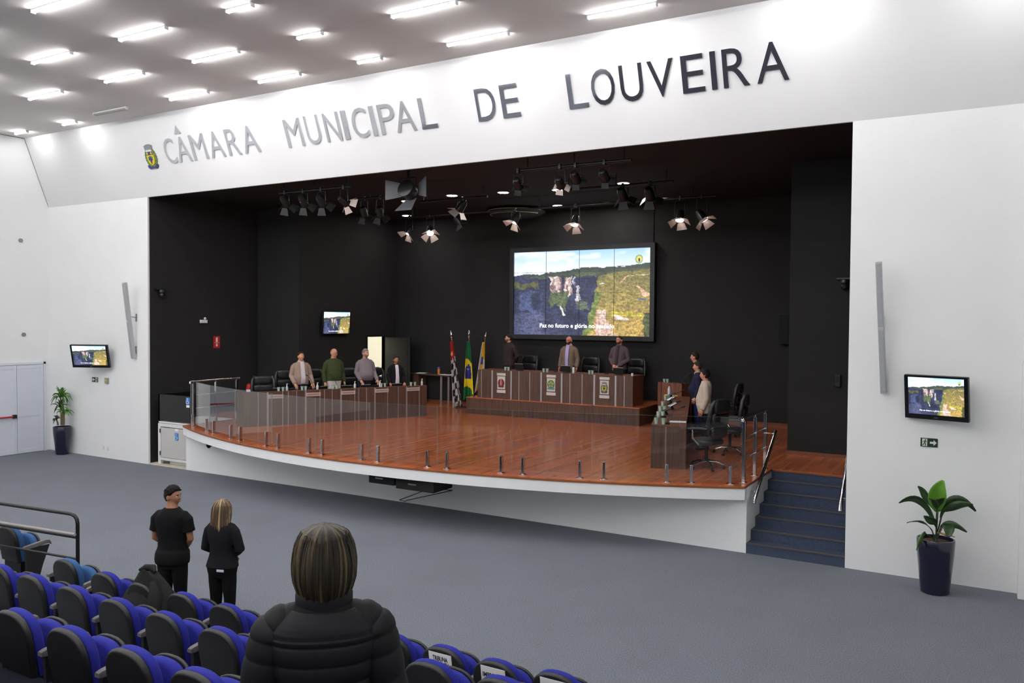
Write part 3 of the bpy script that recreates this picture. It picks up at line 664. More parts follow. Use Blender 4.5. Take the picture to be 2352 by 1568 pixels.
# ================================================================== LIFT, WALL ITEMS
t = thing('wheelchair_lift', 'black and grey wheelchair platform lift at the left end of the stage', 'lift', (.24, .12, .03))
lw = at(446, 900, 1, .12).x - .24; lw = 1.21
obj('tower', MB().bb(.3, 1.18, .1, 1.2, .0, HS - .08), lift_frame, t, bev=.006)
obj('guard', MB().bb(0, lw, 0, .05, HS + .0, 1.78).bb(0, .05, 0, 1.3, HS, 1.78), mat('lift_black_panel', (15, 15, 17), .2), t, bev=.005)
obj('platform', MB().bb(0, 1.19, -.0, 1.38, HS - .07, HS - .03), lift_frame, t, bev=.004)
obj('gate_frame', MB().bb(.0, .1, -.02, .06, 0, HS - .08).bb(.1, 1.19, -.02, .06, HS - .16, HS - .08).bb(.1, 1.19, -.02, .06, .1, .17), lift_frame, t, bev=.004)
g = obj('gate', MB().bb(.13, 1.19, -.03, .04, .18, HS - .18), grey_lift, t, bev=.004)
for z in (.28, .85): obj('hinge', MB().tube([(.105, -.04, z - .05), (.105, -.04, z + .05)], .016, 8), steel, g)
def pictogram(o, parent, w, h, m, sy, M):
    obj('sticker', MB().bb(-w / 2, w / 2, -h / 2, h / 2, 0, .003, M), m, parent)
for (px, py, yq) in ((406, 1003, .09), (432, 921, .12)):
    q = at(px, py, 1, yq) - Vector((.24, .12, .03)); q.y = -.034 if py > 960 else -.004
    pa = t; M = FRONT(q)
    s_ = obj('access_sticker', MB().bb(-.07, .07, -.09, .09, 0, .003, M), sign_blue, t)
    w_ = MB().ball((q.x - .015, q.y - .004, q.z + .055), (.016, .002, .016), 8, 5)
    w_.tube([(q.x - .015, q.y - .005, q.z + .035), (q.x - .01, q.y - .005, q.z - .01), (q.x + .025, q.y - .005, q.z - .015), (q.x + .04, q.y - .005, q.z - .06)], .007, 6)
    w_.tube([(q.x - .02 + .045 * math.cos(a), q.y - .005, q.z - .025 + .045 * math.sin(a)) for a in np.linspace(2.2, 5.6, 9)], .005, 6)
    obj('wheelchair_symbol', w_, sign_white, s_)
    obj('notice', MB().bb(-.06, .06, -.03, .03, 0, .003, FRONT(q + Vector((0, 0, -.13 if py < 960 else .17)))), paper, t)
def wall_box(name, label, cat, c, d, m, M, bev=.006):
    o = obj(name, MB().box((0, 0, d[2] / 2), d), m, None, bev=bev); o.matrix_world = M @ Matrix.Identity(4); o.location = c
    return tag(o, label, cat)
LEFTW = lambda o: frame(o, (0, -1, 0), (0, 0, 1))       # a face looking towards +X ... x runs with -y
LEFTW = lambda o: frame(o, (0, 1, 0), (0, 0, 1))
# fire extinguisher sign
q = at(497.5, 785.5, 0, .004); h_ = at(497, 772, 0, 0).z - at(497, 799, 0, 0).z; w_ = at(505, 785, 0, 0).y - at(490.5, 785, 0, 0).y
t = thing('extinguisher_sign', 'red extinguisher sign on the black wall above the railing', 'sign', q)
M = LEFTW((0, 0, 0)); obj('plate', MB().bb(-w_ / 2, w_ / 2, -h_ / 2, h_ / 2, 0, .006, M), sign_red, t)
obj('extinguisher_symbol', MB().prism([(-.03, 0), (.03, 0), (.03, .1), (.015, .12), (.04, .14), (.01, .14), (-.015, .12), (-.03, .1)], .006, .009, M), sign_white, t)
obj('arrow_symbol', MB().prism([(-.015, -.03), (.015, -.03), (.015, -.07), (.045, -.07), (0, -.13), (-.045, -.07), (-.015, -.07)], .006, .009, M), sign_white, t)
obj('dividing_line', MB().bb(-w_ / 2 + .01, w_ / 2 - .01, -.02, -.014, .006, .009, M), sign_white, t)
# emergency lamp
q = at(466, 738, 0, 0)
t = thing('emergency_lamp', 'small white emergency lamp on the black wall left of the red sign', 'lamp', q)
obj('body', MB().bb(0, .06, -.11, .11, -.045, .045), white_plastic, t, bev=.01); obj('lamp_head', MB().ball((.05, .03, .08), .035).tube([(.03, .03, .04), (.04, .03, .07)], .012, 8), white_plastic, t, smooth=50)
# stage cameras
for px, py, ax, v, lab in ((366, 664, 0, 0, 'dark swivel camera on the black wall high above the lift'), (1942, 640, 1, PY, 'dark swivel camera on the black pillar beside the right jamb')):
    q = at(px, py, ax, v); nd = Vector((1, 0, 0)) if ax == 0 else Vector((0, -1, 0)); sd = Vector((0, 1, 0)) if ax == 0 else Vector((1, 0, 0))
    t = thing('stage_camera', lab, 'camera', q)
    obj('bracket', MB().box(nd * .065, (.12 if ax == 0 else .3, .3 if ax == 0 else .12, .04)), black_plastic, t, bev=.006)
    obj('base', MB().lathe([(.075, -.02), (.085, -.05), (.08, -.09)], 16, Matrix.Translation(nd * .1)), black_plastic, t, smooth=40)
    obj('camera_head', MB().ball(nd * .11 + Vector((0, 0, -.15)), (.075, .075, .075)), black_plastic, t, smooth=60)
    obj('lens', MB().cyl(nd * .17 + Vector((0, 0, -.16)), nd * .2 + Vector((0, 0, -.165)), .035), black_metal, t, smooth=40)
# wall speakers
def column(label, a, b):
    a, b = Vector(a), Vector(b); t = thing('column_speaker', label, 'speaker', b); d = a - b; x = Vector((1, 0, 0)); y = d.normalized(); x = (x - y * x.dot(y)).normalized(); M = frame((0, 0, 0), x, y)
    L_ = d.length; obj('body', MB().bb(-.042, .042, 0, L_, -.1, 0, M), grey_speaker, t, bev=.008)
    for i in range(2): obj('grille', MB().bb(-.034, .034, .03 + i * L_ / 2, L_ / 2 - .03 + i * L_ / 2, 0, .008, M), mat('speaker_grille', (160, 162, 165), .5, noise_s=200, noise_a=.12), t, bev=.003)
    for q in (.12, .55):
        p = M @ Vector((0, L_ * q, -.1)); obj('bracket', MB().tube([p, (p.x + .0, -b.y - .0, p.z - .02)], .014, 8).box((p.x, -b.y - .008, p.z - .02), (.05, .014, .2)), steel, t)
column('tall thin grey column speaker leaning out from the left white wall', at(282, 649, 1, -.4), at(303, 824, 1, -.12))
column('tall thin grey column speaker on the right white wall above the television', at(2017, 601, 1, -.32), at(2029, 904, 1, -.12))
q = at(1803, 755, 1, DB - .15)
t = thing('wall_speaker', 'black box speaker on the back wall right of the video wall', 'speaker', q)
obj('cabinet', MB().box((0, 0, 0), (.28, .3, .78)), matt_black, t, bev=.015); obj('grille', MB().box((0, -.155, 0), (.24, .012, .72)), sub_speaker, t, bev=.004); obj('bracket', MB().box((0, .16, 0), (.08, .06, .2)), black_metal, t)
q = at(1925, 874, 1, PY)
t = thing('wall_controller', 'small dark control box on the black right pillar', 'controller', q)
obj('body', MB().box((0, -.03, 0), (.1, .06, .24)), black_plastic, t, bev=.006); obj('face_plate', MB().box((0, -.062, .02), (.07, .006, .12)), matt_black, t)
# exit signs
def exit_sign(label, q, w, h, flip):
    t = thing('exit_sign', label, 'exit sign', q); M = FRONT((0, 0, 0)); sg = -1 if flip else 1
    obj('plate', MB().bb(-w / 2, w / 2, -h / 2, h / 2, 0, .006, M), sign_green, t)
    dc = -sg * w * .25
    d = obj('door_symbol', MB().bb(dc - w * .15, dc + w * .15, -h * .42, h * .42, .006, .008, M), sign_pale, t)
    X = lambda x, y: M @ Vector((dc + x * h * .8 * sg, y * h * .8, .011)); r = h * .04
    obj('running_figure', MB().ball(X(.08, .36), r * 1.7, 8, 6).tube([X(.05, .26), X(-.02, -.02)], r * 1.5, 6).tube([X(-.02, -.02), X(.12, -.2), X(.1, -.44)], r, 6).tube([X(-.02, -.02), X(-.12, -.22), X(-.28, -.4)], r, 6).tube([X(.04, .22), X(.18, .1), X(.26, .2)], r * .8, 6).tube([X(.04, .22), X(-.16, .18), X(-.24, .02)], r * .8, 6), sign_green, d)
    ac = sg * w * .24; a = [(-.2, .07), (.02, .07), (.02, .2), (.22, 0), (.02, -.2), (.02, -.07), (-.2, -.07)]
    obj('arrow_symbol', MB().prism([(ac + sg * x * w * .95, y * w * .95) for x, y in a], .006, .009, M), sign_pale, t)
q = (at(2115, 1015, 1, -.005) + at(2153, 1017, 1, -.005)) / 2; exit_sign('green running man exit sign on the right wall below the television', q, .225, .128, False)
q = (at(212, 871, 1, -.005) + at(225, 872, 1, -.005)) / 2; exit_sign('small green exit sign with left arrow under the left wall television', q, .26, .13, True)
q = at(247, 874, 1, 0)
t = thing('alarm_call_point', 'small grey call point with yellow centre beside the left exit sign', 'call point', q)
obj('box', MB().box((0, -.025, 0), (.13, .05, .15)), mat('call_point_grey', (150, 146, 140), .5), t, bev=.006); obj('button', MB().box((0, -.052, .02), (.05, .008, .05)), cr['yellow'], t)
for k, (px, py, lab) in enumerate(((238, 1027, 'left of two white wall sockets low on the left white wall'), (248, 1029, 'right of two white wall sockets low on the left white wall'))):
    q = at(px, py, 1, 0); t = thing('wall_socket', lab, 'socket', q, 0, 'sockets low on the left wall'); obj('plate', MB().box((0, -.008, 0), (.085, .016, .12)), white_plastic, t, bev=.004); obj('outlet', MB().box((0, -.018, 0), (.04, .006, .04)), white_plastic, t)
for (px, py, lab) in ((47, 552, 'small grey ring on the left wall, the upper of two'), (54, 768, 'small grey ring on the left wall, the lower of two')):
    q = at(px, py, 0, XL); o = obj('wall_ring', MB().lathe([(.03, 0), (.055, 0), (.055, .03), (.03, .03)], 14, frame(q, (0, 1, 0), (0, 0, 1))), steel, None, smooth=40); tag(o, lab, 'wall fitting')
# subwoofers under the lip, cable, small horn
for (x0, x1, yy, lab) in ((846, 912, -1.45, 'left black speaker box hanging under the stage lip'), (908, 1003, -1.55, 'right black speaker box hanging under the stage lip')):
    a = at(x0, 1100, 1, yy); b = at(x1, 1110, 1, yy); wd = b.x - a.x
    sd_ = HS - .226 - at(930, 1119 if x0 < 900 else 1124, 1, yy).z; wd -= .06
    t = thing('stage_speaker', lab, 'speaker', (a.x + wd / 2, yy + .3, HS - .226))
    obj('cabinet', MB().bb(-wd / 2 + .01, wd / 2 - .01, -.3, .3, -sd_, 0), sub_speaker, t, bev=.01)
    obj('maker_badge', MB().box((-.05, -.303, -sd_ * .5), (.18, .006, .025)), steel, t)
zb_ = HS - .24 - sd_; b = at(932, 1151, 1, -.01); xs_ = t.location.x
o = obj('speaker_cable', MB().tube([(xs_ - .25, -1.1, zb_), (xs_ - .22, -.7, zb_ - .1), (b.x - .05, -.15, b.z + .05), (b.x, -.03, b.z), (b.x + .12, -.15, b.z + .06), (xs_ + .25, -.7, zb_ - .1), (xs_ + .3, -1.1, zb_)], .008, 6), matt_black, None, smooth=50); tag(o, 'thin black cable looping under the hanging stage speakers', 'cable')
q = at(490, 1019, 1, -.04)
o = obj('horn_fitting', MB().lathe([(.035, 0), (.05, .06), (.09, .14), (.08, .14), (.03, .05)], 14, Matrix.Translation((q.x, q.y, q.z)) @ Matrix.Rotation(PI / 2, 4, 'X')), black_plastic, None, smooth=40); tag(o, 'small black horn fitting under the left end of the stage lip', 'fitting')

# ================================================================== DESKS ON THE STAGE
def strips(parent, L, z0, z1, M):
    for u, wd in L:
        obj('trim_strip', MB().bb(u - wd / 2, u + wd / 2, z0, z1, 0, .006, M), alu, parent)
# president's desk on the dais
yq = 6.13
xa = at(1098, 850, 1, yq).x; xb = at(1454, 862, 1, yq).x; za = (at(1098, 850, 1, yq).z + at(1454, 862, 1, yq).z) / 2
PT = za
t = thing('dais_desk', 'long walnut front desk on the dais with three crests', 'desk', (xa, yq, HD))
hgt = za - HD; ln = xb - xa; dp = .72
obj('front_panel', MB().bb(0, ln, 0, .03, 0, hgt - .0), dwood, t)
obj('side_panel', MB().bb(0, .03, .03, dp, 0, hgt - .03), dwood, t); obj('side_panel', MB().bb(ln - .03, ln, .03, dp, 0, hgt - .03), dwood_red, t)
obj('worktop', MB().bb(0, ln, .03, dp, hgt - .03, hgt), dwood_top, t)
FM = FRONT((0, 0, 0))
U = lambda px: at(px, 890, 1, yq).x - xa
strips(t, [(U(p), .018) for p in (1106, 1192, 1217, 1309, 1337, 1434)] + [(U(p), .045) for p in (1130.5, 1174, 1243, 1290, 1365, 1414)], 0.0, hgt - .004, FM)
for k, (px, kind) in enumerate(((1151.5, 'state'), (1266, 'union'), (1388.5, 'town'))):
    zc = at(px, [880, 885, 891][k], 1, yq).z - HD; u = U(px)
    obj('name_plate', MB().bb(u - .14, u + .14, zc + .215, zc + .285, 0, .012, FM), plate_white, t)
    pl = obj('crest_plaque', MB().bb(u - .125, u + .125, zc - .16, zc + .195, 0, .012, FM), plate_white, t)
    crest(FM @ Matrix.Translation((u, zc + .02, .012)), .29, pl, kind)
    obj('name_plate', MB().bb(u - .14, u + .14, zc - .265, zc - .185, 0, .012, FM), plate_white, t)
# left desk
OL = Vector((3.2 * S, .47 * S)); DL = Vector((.463, .886)).normalized(); NL = Vector((DL.y, -DL.x)); LLEN = 4.94; LT_ = 2.1 * S
ML = frame((OL.x, OL.y, HS), (DL.x, DL.y, 0), (0, 0, 1))       # x along, y up, z towards the middle of the stage
t = thing('side_desk', 'long walnut desk on the left of the stage with five name plates', 'desk', (OL.x, OL.y, HS))
Mr = frame((0, 0, 0), (DL.x, DL.y, 0), (0, 0, 1)); hl = LT_ - HS
obj('front_panel', MB().bb(0, LLEN, 0, hl, -.03, 0, Mr), dwood, t)
obj('side_panel', MB().bb(0, .03, 0, hl - .03, -.62, -.03, Mr), dwood, t); obj('side_panel', MB().bb(LLEN - .03, LLEN, 0, hl - .03, -.62, -.03, Mr), dwood, t)
obj('worktop', MB().bb(0, LLEN, hl - .16, hl - .13, -.68, -.03, Mr).bb(0, LLEN, hl - .03, hl, -.2, -.03, Mr), dwood_top, t)
def along(px, py, O, D): q = online(px, py, O, D); return (q.xy - O).dot(D), q.z
UL = lambda px: along(px, 930, OL, DL)[0]
zs3 = lambda x: 560 + x / 3.92
strips(t, [(UL(zs3(x)), .018) for x in (130, 350, 400, 475, 685, 725, 795, 1000, 1035, 1105, 1295, 1390, 1580)] + [(UL(zs3(x)), .042) for x in (215, 557, 875, 1180, 1465)], 0.0, hl - .004, Mr)
for px, py in ((633, 909), (719.5, 904), (800, 900), (877, 895.5), (949, 892)):
    u, z = along(px, py, OL, DL); u = min(max(u, .3), LLEN - .25)
    pl = obj('name_plate', MB().bb(u - .19, u + .19, z - HS - .06, z - HS + .03, 0, .014, Mr), plate_pink, t); obj('plate_inset', MB().bb(u - .16, u + .16, z - HS - .035, z - HS + .005, .014, .016, Mr), mat('plate_inset', (150, 126, 124), .5), pl)
# right desk
OR = Vector((14.35 * S, .65 * S)); DR = Vector((-.299, .954)).normalized(); NR = Vector((-DR.y, DR.x)); RLEN = 5.75; RT = 2.05 * S; RW = .62
Mq = frame((0, 0, 0), (DR.x, DR.y, 0), (0, 0, 1))      # z = right/behind side
t = thing('side_desk', 'long walnut desk on the right of the stage, seen end on', 'desk', (OR.x, OR.y, HS)); hr = RT - HS
obj('front_panel', MB().bb(0, RLEN, 0, hr, 0, .03, Mq), dwood, t)
obj('side_panel', MB().bb(0, .03, 0, hr - .03, .03, RW, Mq), dwood, t); obj('side_panel', MB().bb(RLEN - .03, RLEN, 0, hr - .03, .03, RW, Mq), dwood, t)
obj('worktop', MB().bb(0, RLEN, hr - .03, hr, .03, RW, Mq), dwood_top, t)
obj('trim_strip', MB().bb(-.004, .0, 0, hr - .03, .255, .27, Mq), mat('strip_brown', (150, 128, 108), .5), t)
def onR(px, py, z=RT): return at(px, py, 2, z)
# lectern
q = at(1511, 877, 2, HS + 1.08); q2 = at(1566, 881, 2, HS + 1.08); ld = (q2.xy - q.xy); lw = ld.length; ld.normalize()
t = thing('lectern', 'walnut lectern with a yellow and blue panel behind the right desk', 'lectern', (q.x, q.y, HS)); Mt = frame((0, 0, 0), (ld.x, ld.y, 0), (0, 0, 1))
obj('front_panel', MB().bb(0, lw, 0, 1.08, -.03, 0, Mt), dwood_red, t); obj('side_panel', MB().bb(0, .03, 0, 1.08, -.45, -.03, Mt), dwood_red, t); obj('side_panel', MB().bb(lw - .03, lw, 0, 1.08, -.45, -.03, Mt), dwood_red, t)
obj('top', MB().bb(0.03, lw - .03, 1.03, 1.06, -.45, -.03, Mt), dwood_top, t)
pa = obj('emblem_panel', MB().bb(lw * .3, lw * .84, .2, .78, 0, .01, Mt), cr['yellow'], t)
obj('emblem_band', MB().bb(lw * .3, lw * .84, .42, .53, .01, .014, Mt), cr['blue'], pa)
obj('trim_strip', MB().bb(lw * .13, lw * .15, 0, 1.08, 0, .005, Mt), ink, t)
LECT = (q, ld, lw)
# side table by the flags
TZ = HS + .76
q = at(942, 857, 1, 7.55); q2 = at(1030, 862, 1, 7.25); TT = (q.z + q2.z) / 2 - HS
t = thing('side_table', 'dark walnut side table with steel legs left of the flags', 'table', (q.x, q.y, HS)); d = (q2.xy - q.xy); tl = d.length; d.normalize(); Ms = frame((0, 0, 0), (d.x, d.y, 0), (0, 0, 1))
obj('tabletop', MB().bb(0, tl, TT - .03, TT, -.42, 0, Ms), dwood, t, bev=.004)
for u, v in ((tl - .42, -.06), (tl - .1, -.06), (tl - .1, -.36)): obj('leg', MB().bb(u, u + .07, 0, TT - .03, v - .03, v, Ms), alu, t, bev=.003)
obj('side_panel', MB().bb(.06, .32, 0, TT - .03, -.4, -.05, Ms), dwood, t)
def ontab(u, v, z): return Vector((q.x, q.y, HS)) + Ms @ Vector((u, z, v))
TAB = (q.copy(), Ms.copy(), tl)
for k, (u, v, a, lab) in enumerate(((.3, -.21, .2, 'white paper stack at the left end of the side table'), (tl - .4, -.2, -.3, 'spread white papers beside the orange bottle on the side table'), (tl - .18, -.24, .4, 'white paper at the right end of the side table'))):
    p = ontab(u, v, TT + .001); o = obj('paper_sheet', MB().box((0, 0, .004), (.3, .21, .008)).box((.03, .02, .011), (.29, .2, .005)), paper, None, loc=p, rz=a); tag(o, lab, 'paper', 'papers on the side table')
p = ontab(tl - .62, -.2, TT + .001)
t = thing('snack_tube', 'orange and blue capped tube standing on the side table', 'bottle', p)
obj('body', MB().lathe([(.04, 0), (.042, .02), (.042, .17), (.04, .18)], 18), mat('orange_label', (206, 118, 52), .4), t, smooth=40); obj('cap', MB().lathe([(.043, .18), (.043, .22), (.035, .23)], 18), mat('blue_cap', (72, 86, 170), .4), t, smooth=40)

# ---- small things on the desks
cup_b = MB().lathe([(.026, 0), (.036, .085), (.037, .09)], 14).mesh('cup_body', mat('cup_clear_green', (176, 196, 184), .2), 40)
cup_l = MB().lathe([(.039, .085), (.039, .098), (.034, .1)], 14).mesh('cup_lid', green_cup, 40)
san_b = MB().lathe([(.026, 0), (.03, .02), (.03, .09), (.014, .12), (.012, .13)], 14).mesh('bottle_body', bottle_clear, 40)
san_p = MB().lathe([(.014, .13), (.014, .145), (.005, .15), (.005, .17)], 10).box((.012, 0, .172), (.045, .014, .01)).mesh('pump', white_plastic, 40)
scr_b = MB().box((0, .05, .125), (.27, .016, .17), Matrix.Rotation(-.3, 4, 'X')).mesh('screen_casing', matt_black)
scr_e = MB().box((0, .05, .213), (.27, .02, .008), Matrix.Rotation(-.3, 4, 'X')).mesh('top_edge', alu)
scr_f = MB().box((0, .05, .006), (.16, .12, .012)).mesh('foot', matt_black)
def cup(p, lab, g='lidded cups on the desks', s=1.0):
    t = thing('lidded_cup', lab, 'cup', p, 0, g); t.scale = (s, s, s); link('cup_body', cup_b, t); link('cup_lid', cup_l, t)
def sanit(p, lab, rz=0):
    t = thing('sanitizer_bottle', lab, 'bottle', p, rz, 'sanitizer bottles on the desks'); link('bottle_body', san_b, t); link('pump', san_p, t)
def monitor(p, lab, rz):
    t = thing('desk_monitor', lab, 'monitor', p, rz, 'small monitors on the desks'); link('screen_casing', scr_b, t); link('top_edge', scr_e, t); link('foot', scr_f, t)
def mic(p, lab, d, h=.42):
    t = thing('gooseneck_microphone', lab, 'microphone', p, 0, 'gooseneck microphones on the desks'); d = Vector(d)
    obj('base', MB().lathe([(.05, 0), (.05, .02), (.03, .03)], 14), matt_black, t, smooth=40)
    obj('neck', MB().tube([(0, 0, .02), Vector((0, 0, h * .4)) + d * .1, Vector((0, 0, h * .8)) + d * .5, Vector((0, 0, h)) + d], .006, 7), black_metal, t, smooth=50)
    obj('capsule', MB().tube([Vector((0, 0, h)) + d, Vector((0, 0, h + .02)) + d * 1.25], [.014, .016], 8), matt_black, t, smooth=40)
rzL = math.atan2(DL.y, DL.x); rzL_face = math.atan2(NL.y, NL.x) + PI / 2
# left desk: cups, bottles, monitors stand on the front ledge and the worktop
ZL = LT_
ol = lambda u, v, z=None: Vector((OL.x, OL.y, z if z else ZL)) + Vector((DL.x, DL.y, 0)) * u - Vector((NL.x, NL.y, 0)) * v
ordg = ['leftmost', 'second', 'third', 'fourth', 'fifth', 'sixth', 'seventh', 'eighth', 'ninth']
for k, px in enumerate((640, 650, 694, 702, 765, 773, 876, 884, 944, 953)):
    u = along(px, 890, OL - NL * .1, DL)[0]; cup(ol(min(u, LLEN - .1), .1), 'lidded cup on the left desk ledge, %s from the left' % (['first'] + ordg[1:] + ['last'])[k])
for k, px in enumerate((659, 729, 815, 873, 970)):
    u = along(px, 885, OL - NL * .14, DL)[0]; sanit(ol(min(u, LLEN - .08), .14), 'clear sanitizer bottle on the left desk, %s from the left' % ordg[k])
for k, px in enumerate((638, 740, 795, 840, 911)):
    u = along(px, 880, OL - NL * .3, DL)[0]; monitor(ol(u, .4, LT_ - .128), 'black desk monitor on the left desk, %s from the left' % ordg[k], rzL_face + PI + (.5 if k == 1 else 0))
for k, px in enumerate((600, 722, 776, 905)):
    u = along(px, 880, OL - NL * .4, DL)[0]; mic(ol(max(u, .1), .42, LT_ - .128), 'thin gooseneck microphone on the left desk, %s from the left' % ordg[k], Vector((-DL.x - NL.x * .6, -DL.y - NL.y * .6, 0)) * .14, .46)
# dais desk
for k, px in enumerate((1161, 1168, 1249, 1257, 1354, 1361)):
    cup((at(px, 850, 1, yq + .1).x, yq + .1, PT), 'lidded cup on the dais desk, %s from the left' % ordg[k])
for k, px in enumerate((1196, 1303, 1423)): monitor((at(px, 850, 1, yq + .3).x, yq + .3, PT + .002), 'black desk monitor on the dais desk, %s from the left' % ['first', 'second', 'third'][k], PI)
for k, px in enumerate((1170, 1277, 1393)): mic((at(px, 850, 1, yq + .35).x, yq + .35, PT), 'thin gooseneck microphone on the dais desk, %s from the left' % ['first', 'second', 'third'][k], (.3 if k == 0 else -.04, .08, 0), .42)
t = thing('pump_bottle', 'white bottle with black top on the dais desk before the tan blazer', 'bottle', (at(1317.5, 850, 1, yq + .16).x, yq + .16, PT))
obj('bottle_body', MB().lathe([(.03, 0), (.034, .01), (.034, .15), (.02, .16)], 14), white_plastic, t, smooth=40); obj('cap', MB().lathe([(.022, .16), (.022, .2), (.016, .205)], 12), matt_black, t, smooth=40)
t = thing('pump_bottle', 'short white jar at the right end of the dais desk', 'bottle', (at(1456, 860, 1, yq + .1).x - .05, yq + .12, PT)); obj('jar', MB().lathe([(.028, 0), (.03, .06), (.026, .07)], 12), white_plastic, t, smooth=40)
# right desk: cups in a row, bottle, tablets, paper
zc = lambda x, y: (1480 + x / 7.467, 790 + y / 7.467)
for k, (x, y) in enumerate(((205, 1365), (330, 1375), (242, 1250), (318, 1252), (272, 1150), (345, 1150), (315, 1065), (362, 960), (410, 955))):
    p = onR(*zc(x, y)); cup(p, 'pale green cup on the right desk, %s from the stage front' % (['first', 'second', 'third', 'fourth', 'fifth', 'sixth', 'seventh', 'eighth', 'last'][k]), 'cups on the right desk', 1.08)
p = onR(*zc(425, 885)); t = thing('water_bottle', 'clear water bottle with dark cap on the right desk', 'bottle', p)
obj('bottle_body', MB().lathe([(.036, 0), (.04, .02), (.04, .17), (.016, .23), (.014, .25)], 16), bottle_clear, t, smooth=40); obj('cap', MB().lathe([(.018, .25), (.018, .275)], 12), cr['blue'], t)
tb_s = mat('tablet_screen_white', (214, 218, 230), .3, emit=(220, 226, 240), es=.25)
for k, (x0, y0, x1, y1, m, lab) in enumerate(((400, 985, 500, 1045, tb_s, 'lit white tablet on the right desk, the farther of two'), (420, 1085, 540, 1165, tb_s, 'lit white tablet on the right desk, the nearer of two'), (425, 905, 515, 960, cr['blue'], 'dark blue screen tablet farthest along the right desk'), (330, 1170, 420, 1260, mat('tablet_dark', (40, 42, 52), .2), 'dark tablet beside the cups near the end of the right desk'))):
    p = onR(*zc((x0 + x1) / 2, (y0 + y1) / 2), RT); t = thing('desk_tablet', lab, 'tablet', p, math.atan2(DR.y, DR.x) + .15); Mk = Matrix.Translation((0, 0, .104)) @ Matrix.Rotation(-.5, 4, 'X')
    obj('casing', MB().box((0, 0, 0), (.27, .19, .012), Mk).box((0, .03, -.045), (.1, .05, .09), Mk), matt_black, t, bev=.004); obj('display', MB().box((0, 0, .008), (.25, .17, .003), Mk), m, t)
p = onR(1557, 968.5); o = obj('paper_sheet', MB().box((0, 0, .003), (.3, .21, .006)), paper, None, loc=p, rz=math.atan2(DR.y, DR.x) + PI / 2); tag(o, 'white sheet of paper near the end of the right desk', 'paper')
for k, (x, y) in enumerate(((390, 1370), (330, 1255), (430, 1040))):
    p = onR(*zc(x, y)); mic(p, 'gooseneck microphone on the right desk, %s from the stage front' % ['first', 'second', 'third'][k], Vector((NR.x, NR.y, 0)) * -.25 + Vector((DR.x, DR.y, 0)) * .1, .3)
q_, ld_, lw_ = LECT
p = Vector((q_.x + ld_.x * lw_ * .9, q_.y + ld_.y * lw_ * .9 + .15, HS + 1.06)); mic(p, 'long thin microphone rising from the lectern', (.33, .1, 0), .32)
for k in range(2): cup(Vector((q_.x + ld_.x * (.13 + .09 * k) , q_.y + .14, HS + 1.06)), '%s lidded cup on the lectern top' % ['left', 'right'][k], 'cups on the lectern')

# ================================================================== FLAGS
def sp_flag(u, v):
    C = lambda *c: np.array(c, float); im = np.zeros(u.shape + (3,))
    st = ((np.floor(v * 5.2 + u * 1.5) + np.floor(u * 10 + v * 2)) % 2 == 0); im = np.where(st[..., None], C(24, 23, 26), C(206, 202, 200))
    im = np.where(((v < .28) & (u > .3))[..., None], C(208, 204, 202), im)
    ca = (u < .33 - .1 * v); im = np.where(ca[..., None], C(176, 22, 34), im)
    for a, b in ((.28, .16), (.19, .66), (.2, .4)): im = np.where((((u - a) / .03) ** 2 + ((v - b) / .12) ** 2 < 1)[..., None], C(222, 182, 40), im)
    im = np.where((((u - .2) / .05) ** 2 + ((v - .4) / .06) ** 2 < 1)[..., None], C(222, 220, 222), im); return im
def br_flag(u, v):
    C = lambda *c: np.array(c, float); im = np.zeros(u.shape + (3,)) + C(24, 112, 64)
    im = np.where(((u > .29 + .075 * v) & (u < .76 + .13 * v))[..., None], C(236, 212, 30), im)
    r = ((u - .55) / .135) ** 2 + ((v - .5) / .42) ** 2; im = np.where((r < 1)[..., None], C(52, 52, 140), im)
    for a, b in ((.49, .3), (.5, .42), (.53, .38), (.58, .36), (.51, .55)): im = np.where((((u - a) / .009) ** 2 + ((v - b) / .05) ** 2 < 1)[..., None], C(228, 232, 236), im)
    return im
def lo_flag(u, v):
    C = lambda *c: np.array(c, float); im = np.zeros(u.shape + (3,)) + C(222, 176, 40)
    im = np.where((v > .64)[..., None] & (u > .34)[..., None], C(214, 212, 210), im)
    im = np.where(((v > .2) & (v < .66) & (u > .31) & (u < .46))[..., None], C(54, 52, 136), im); im = np.where((v < .26 - .1 * u)[..., None], C(226, 224, 220), im)
    return im
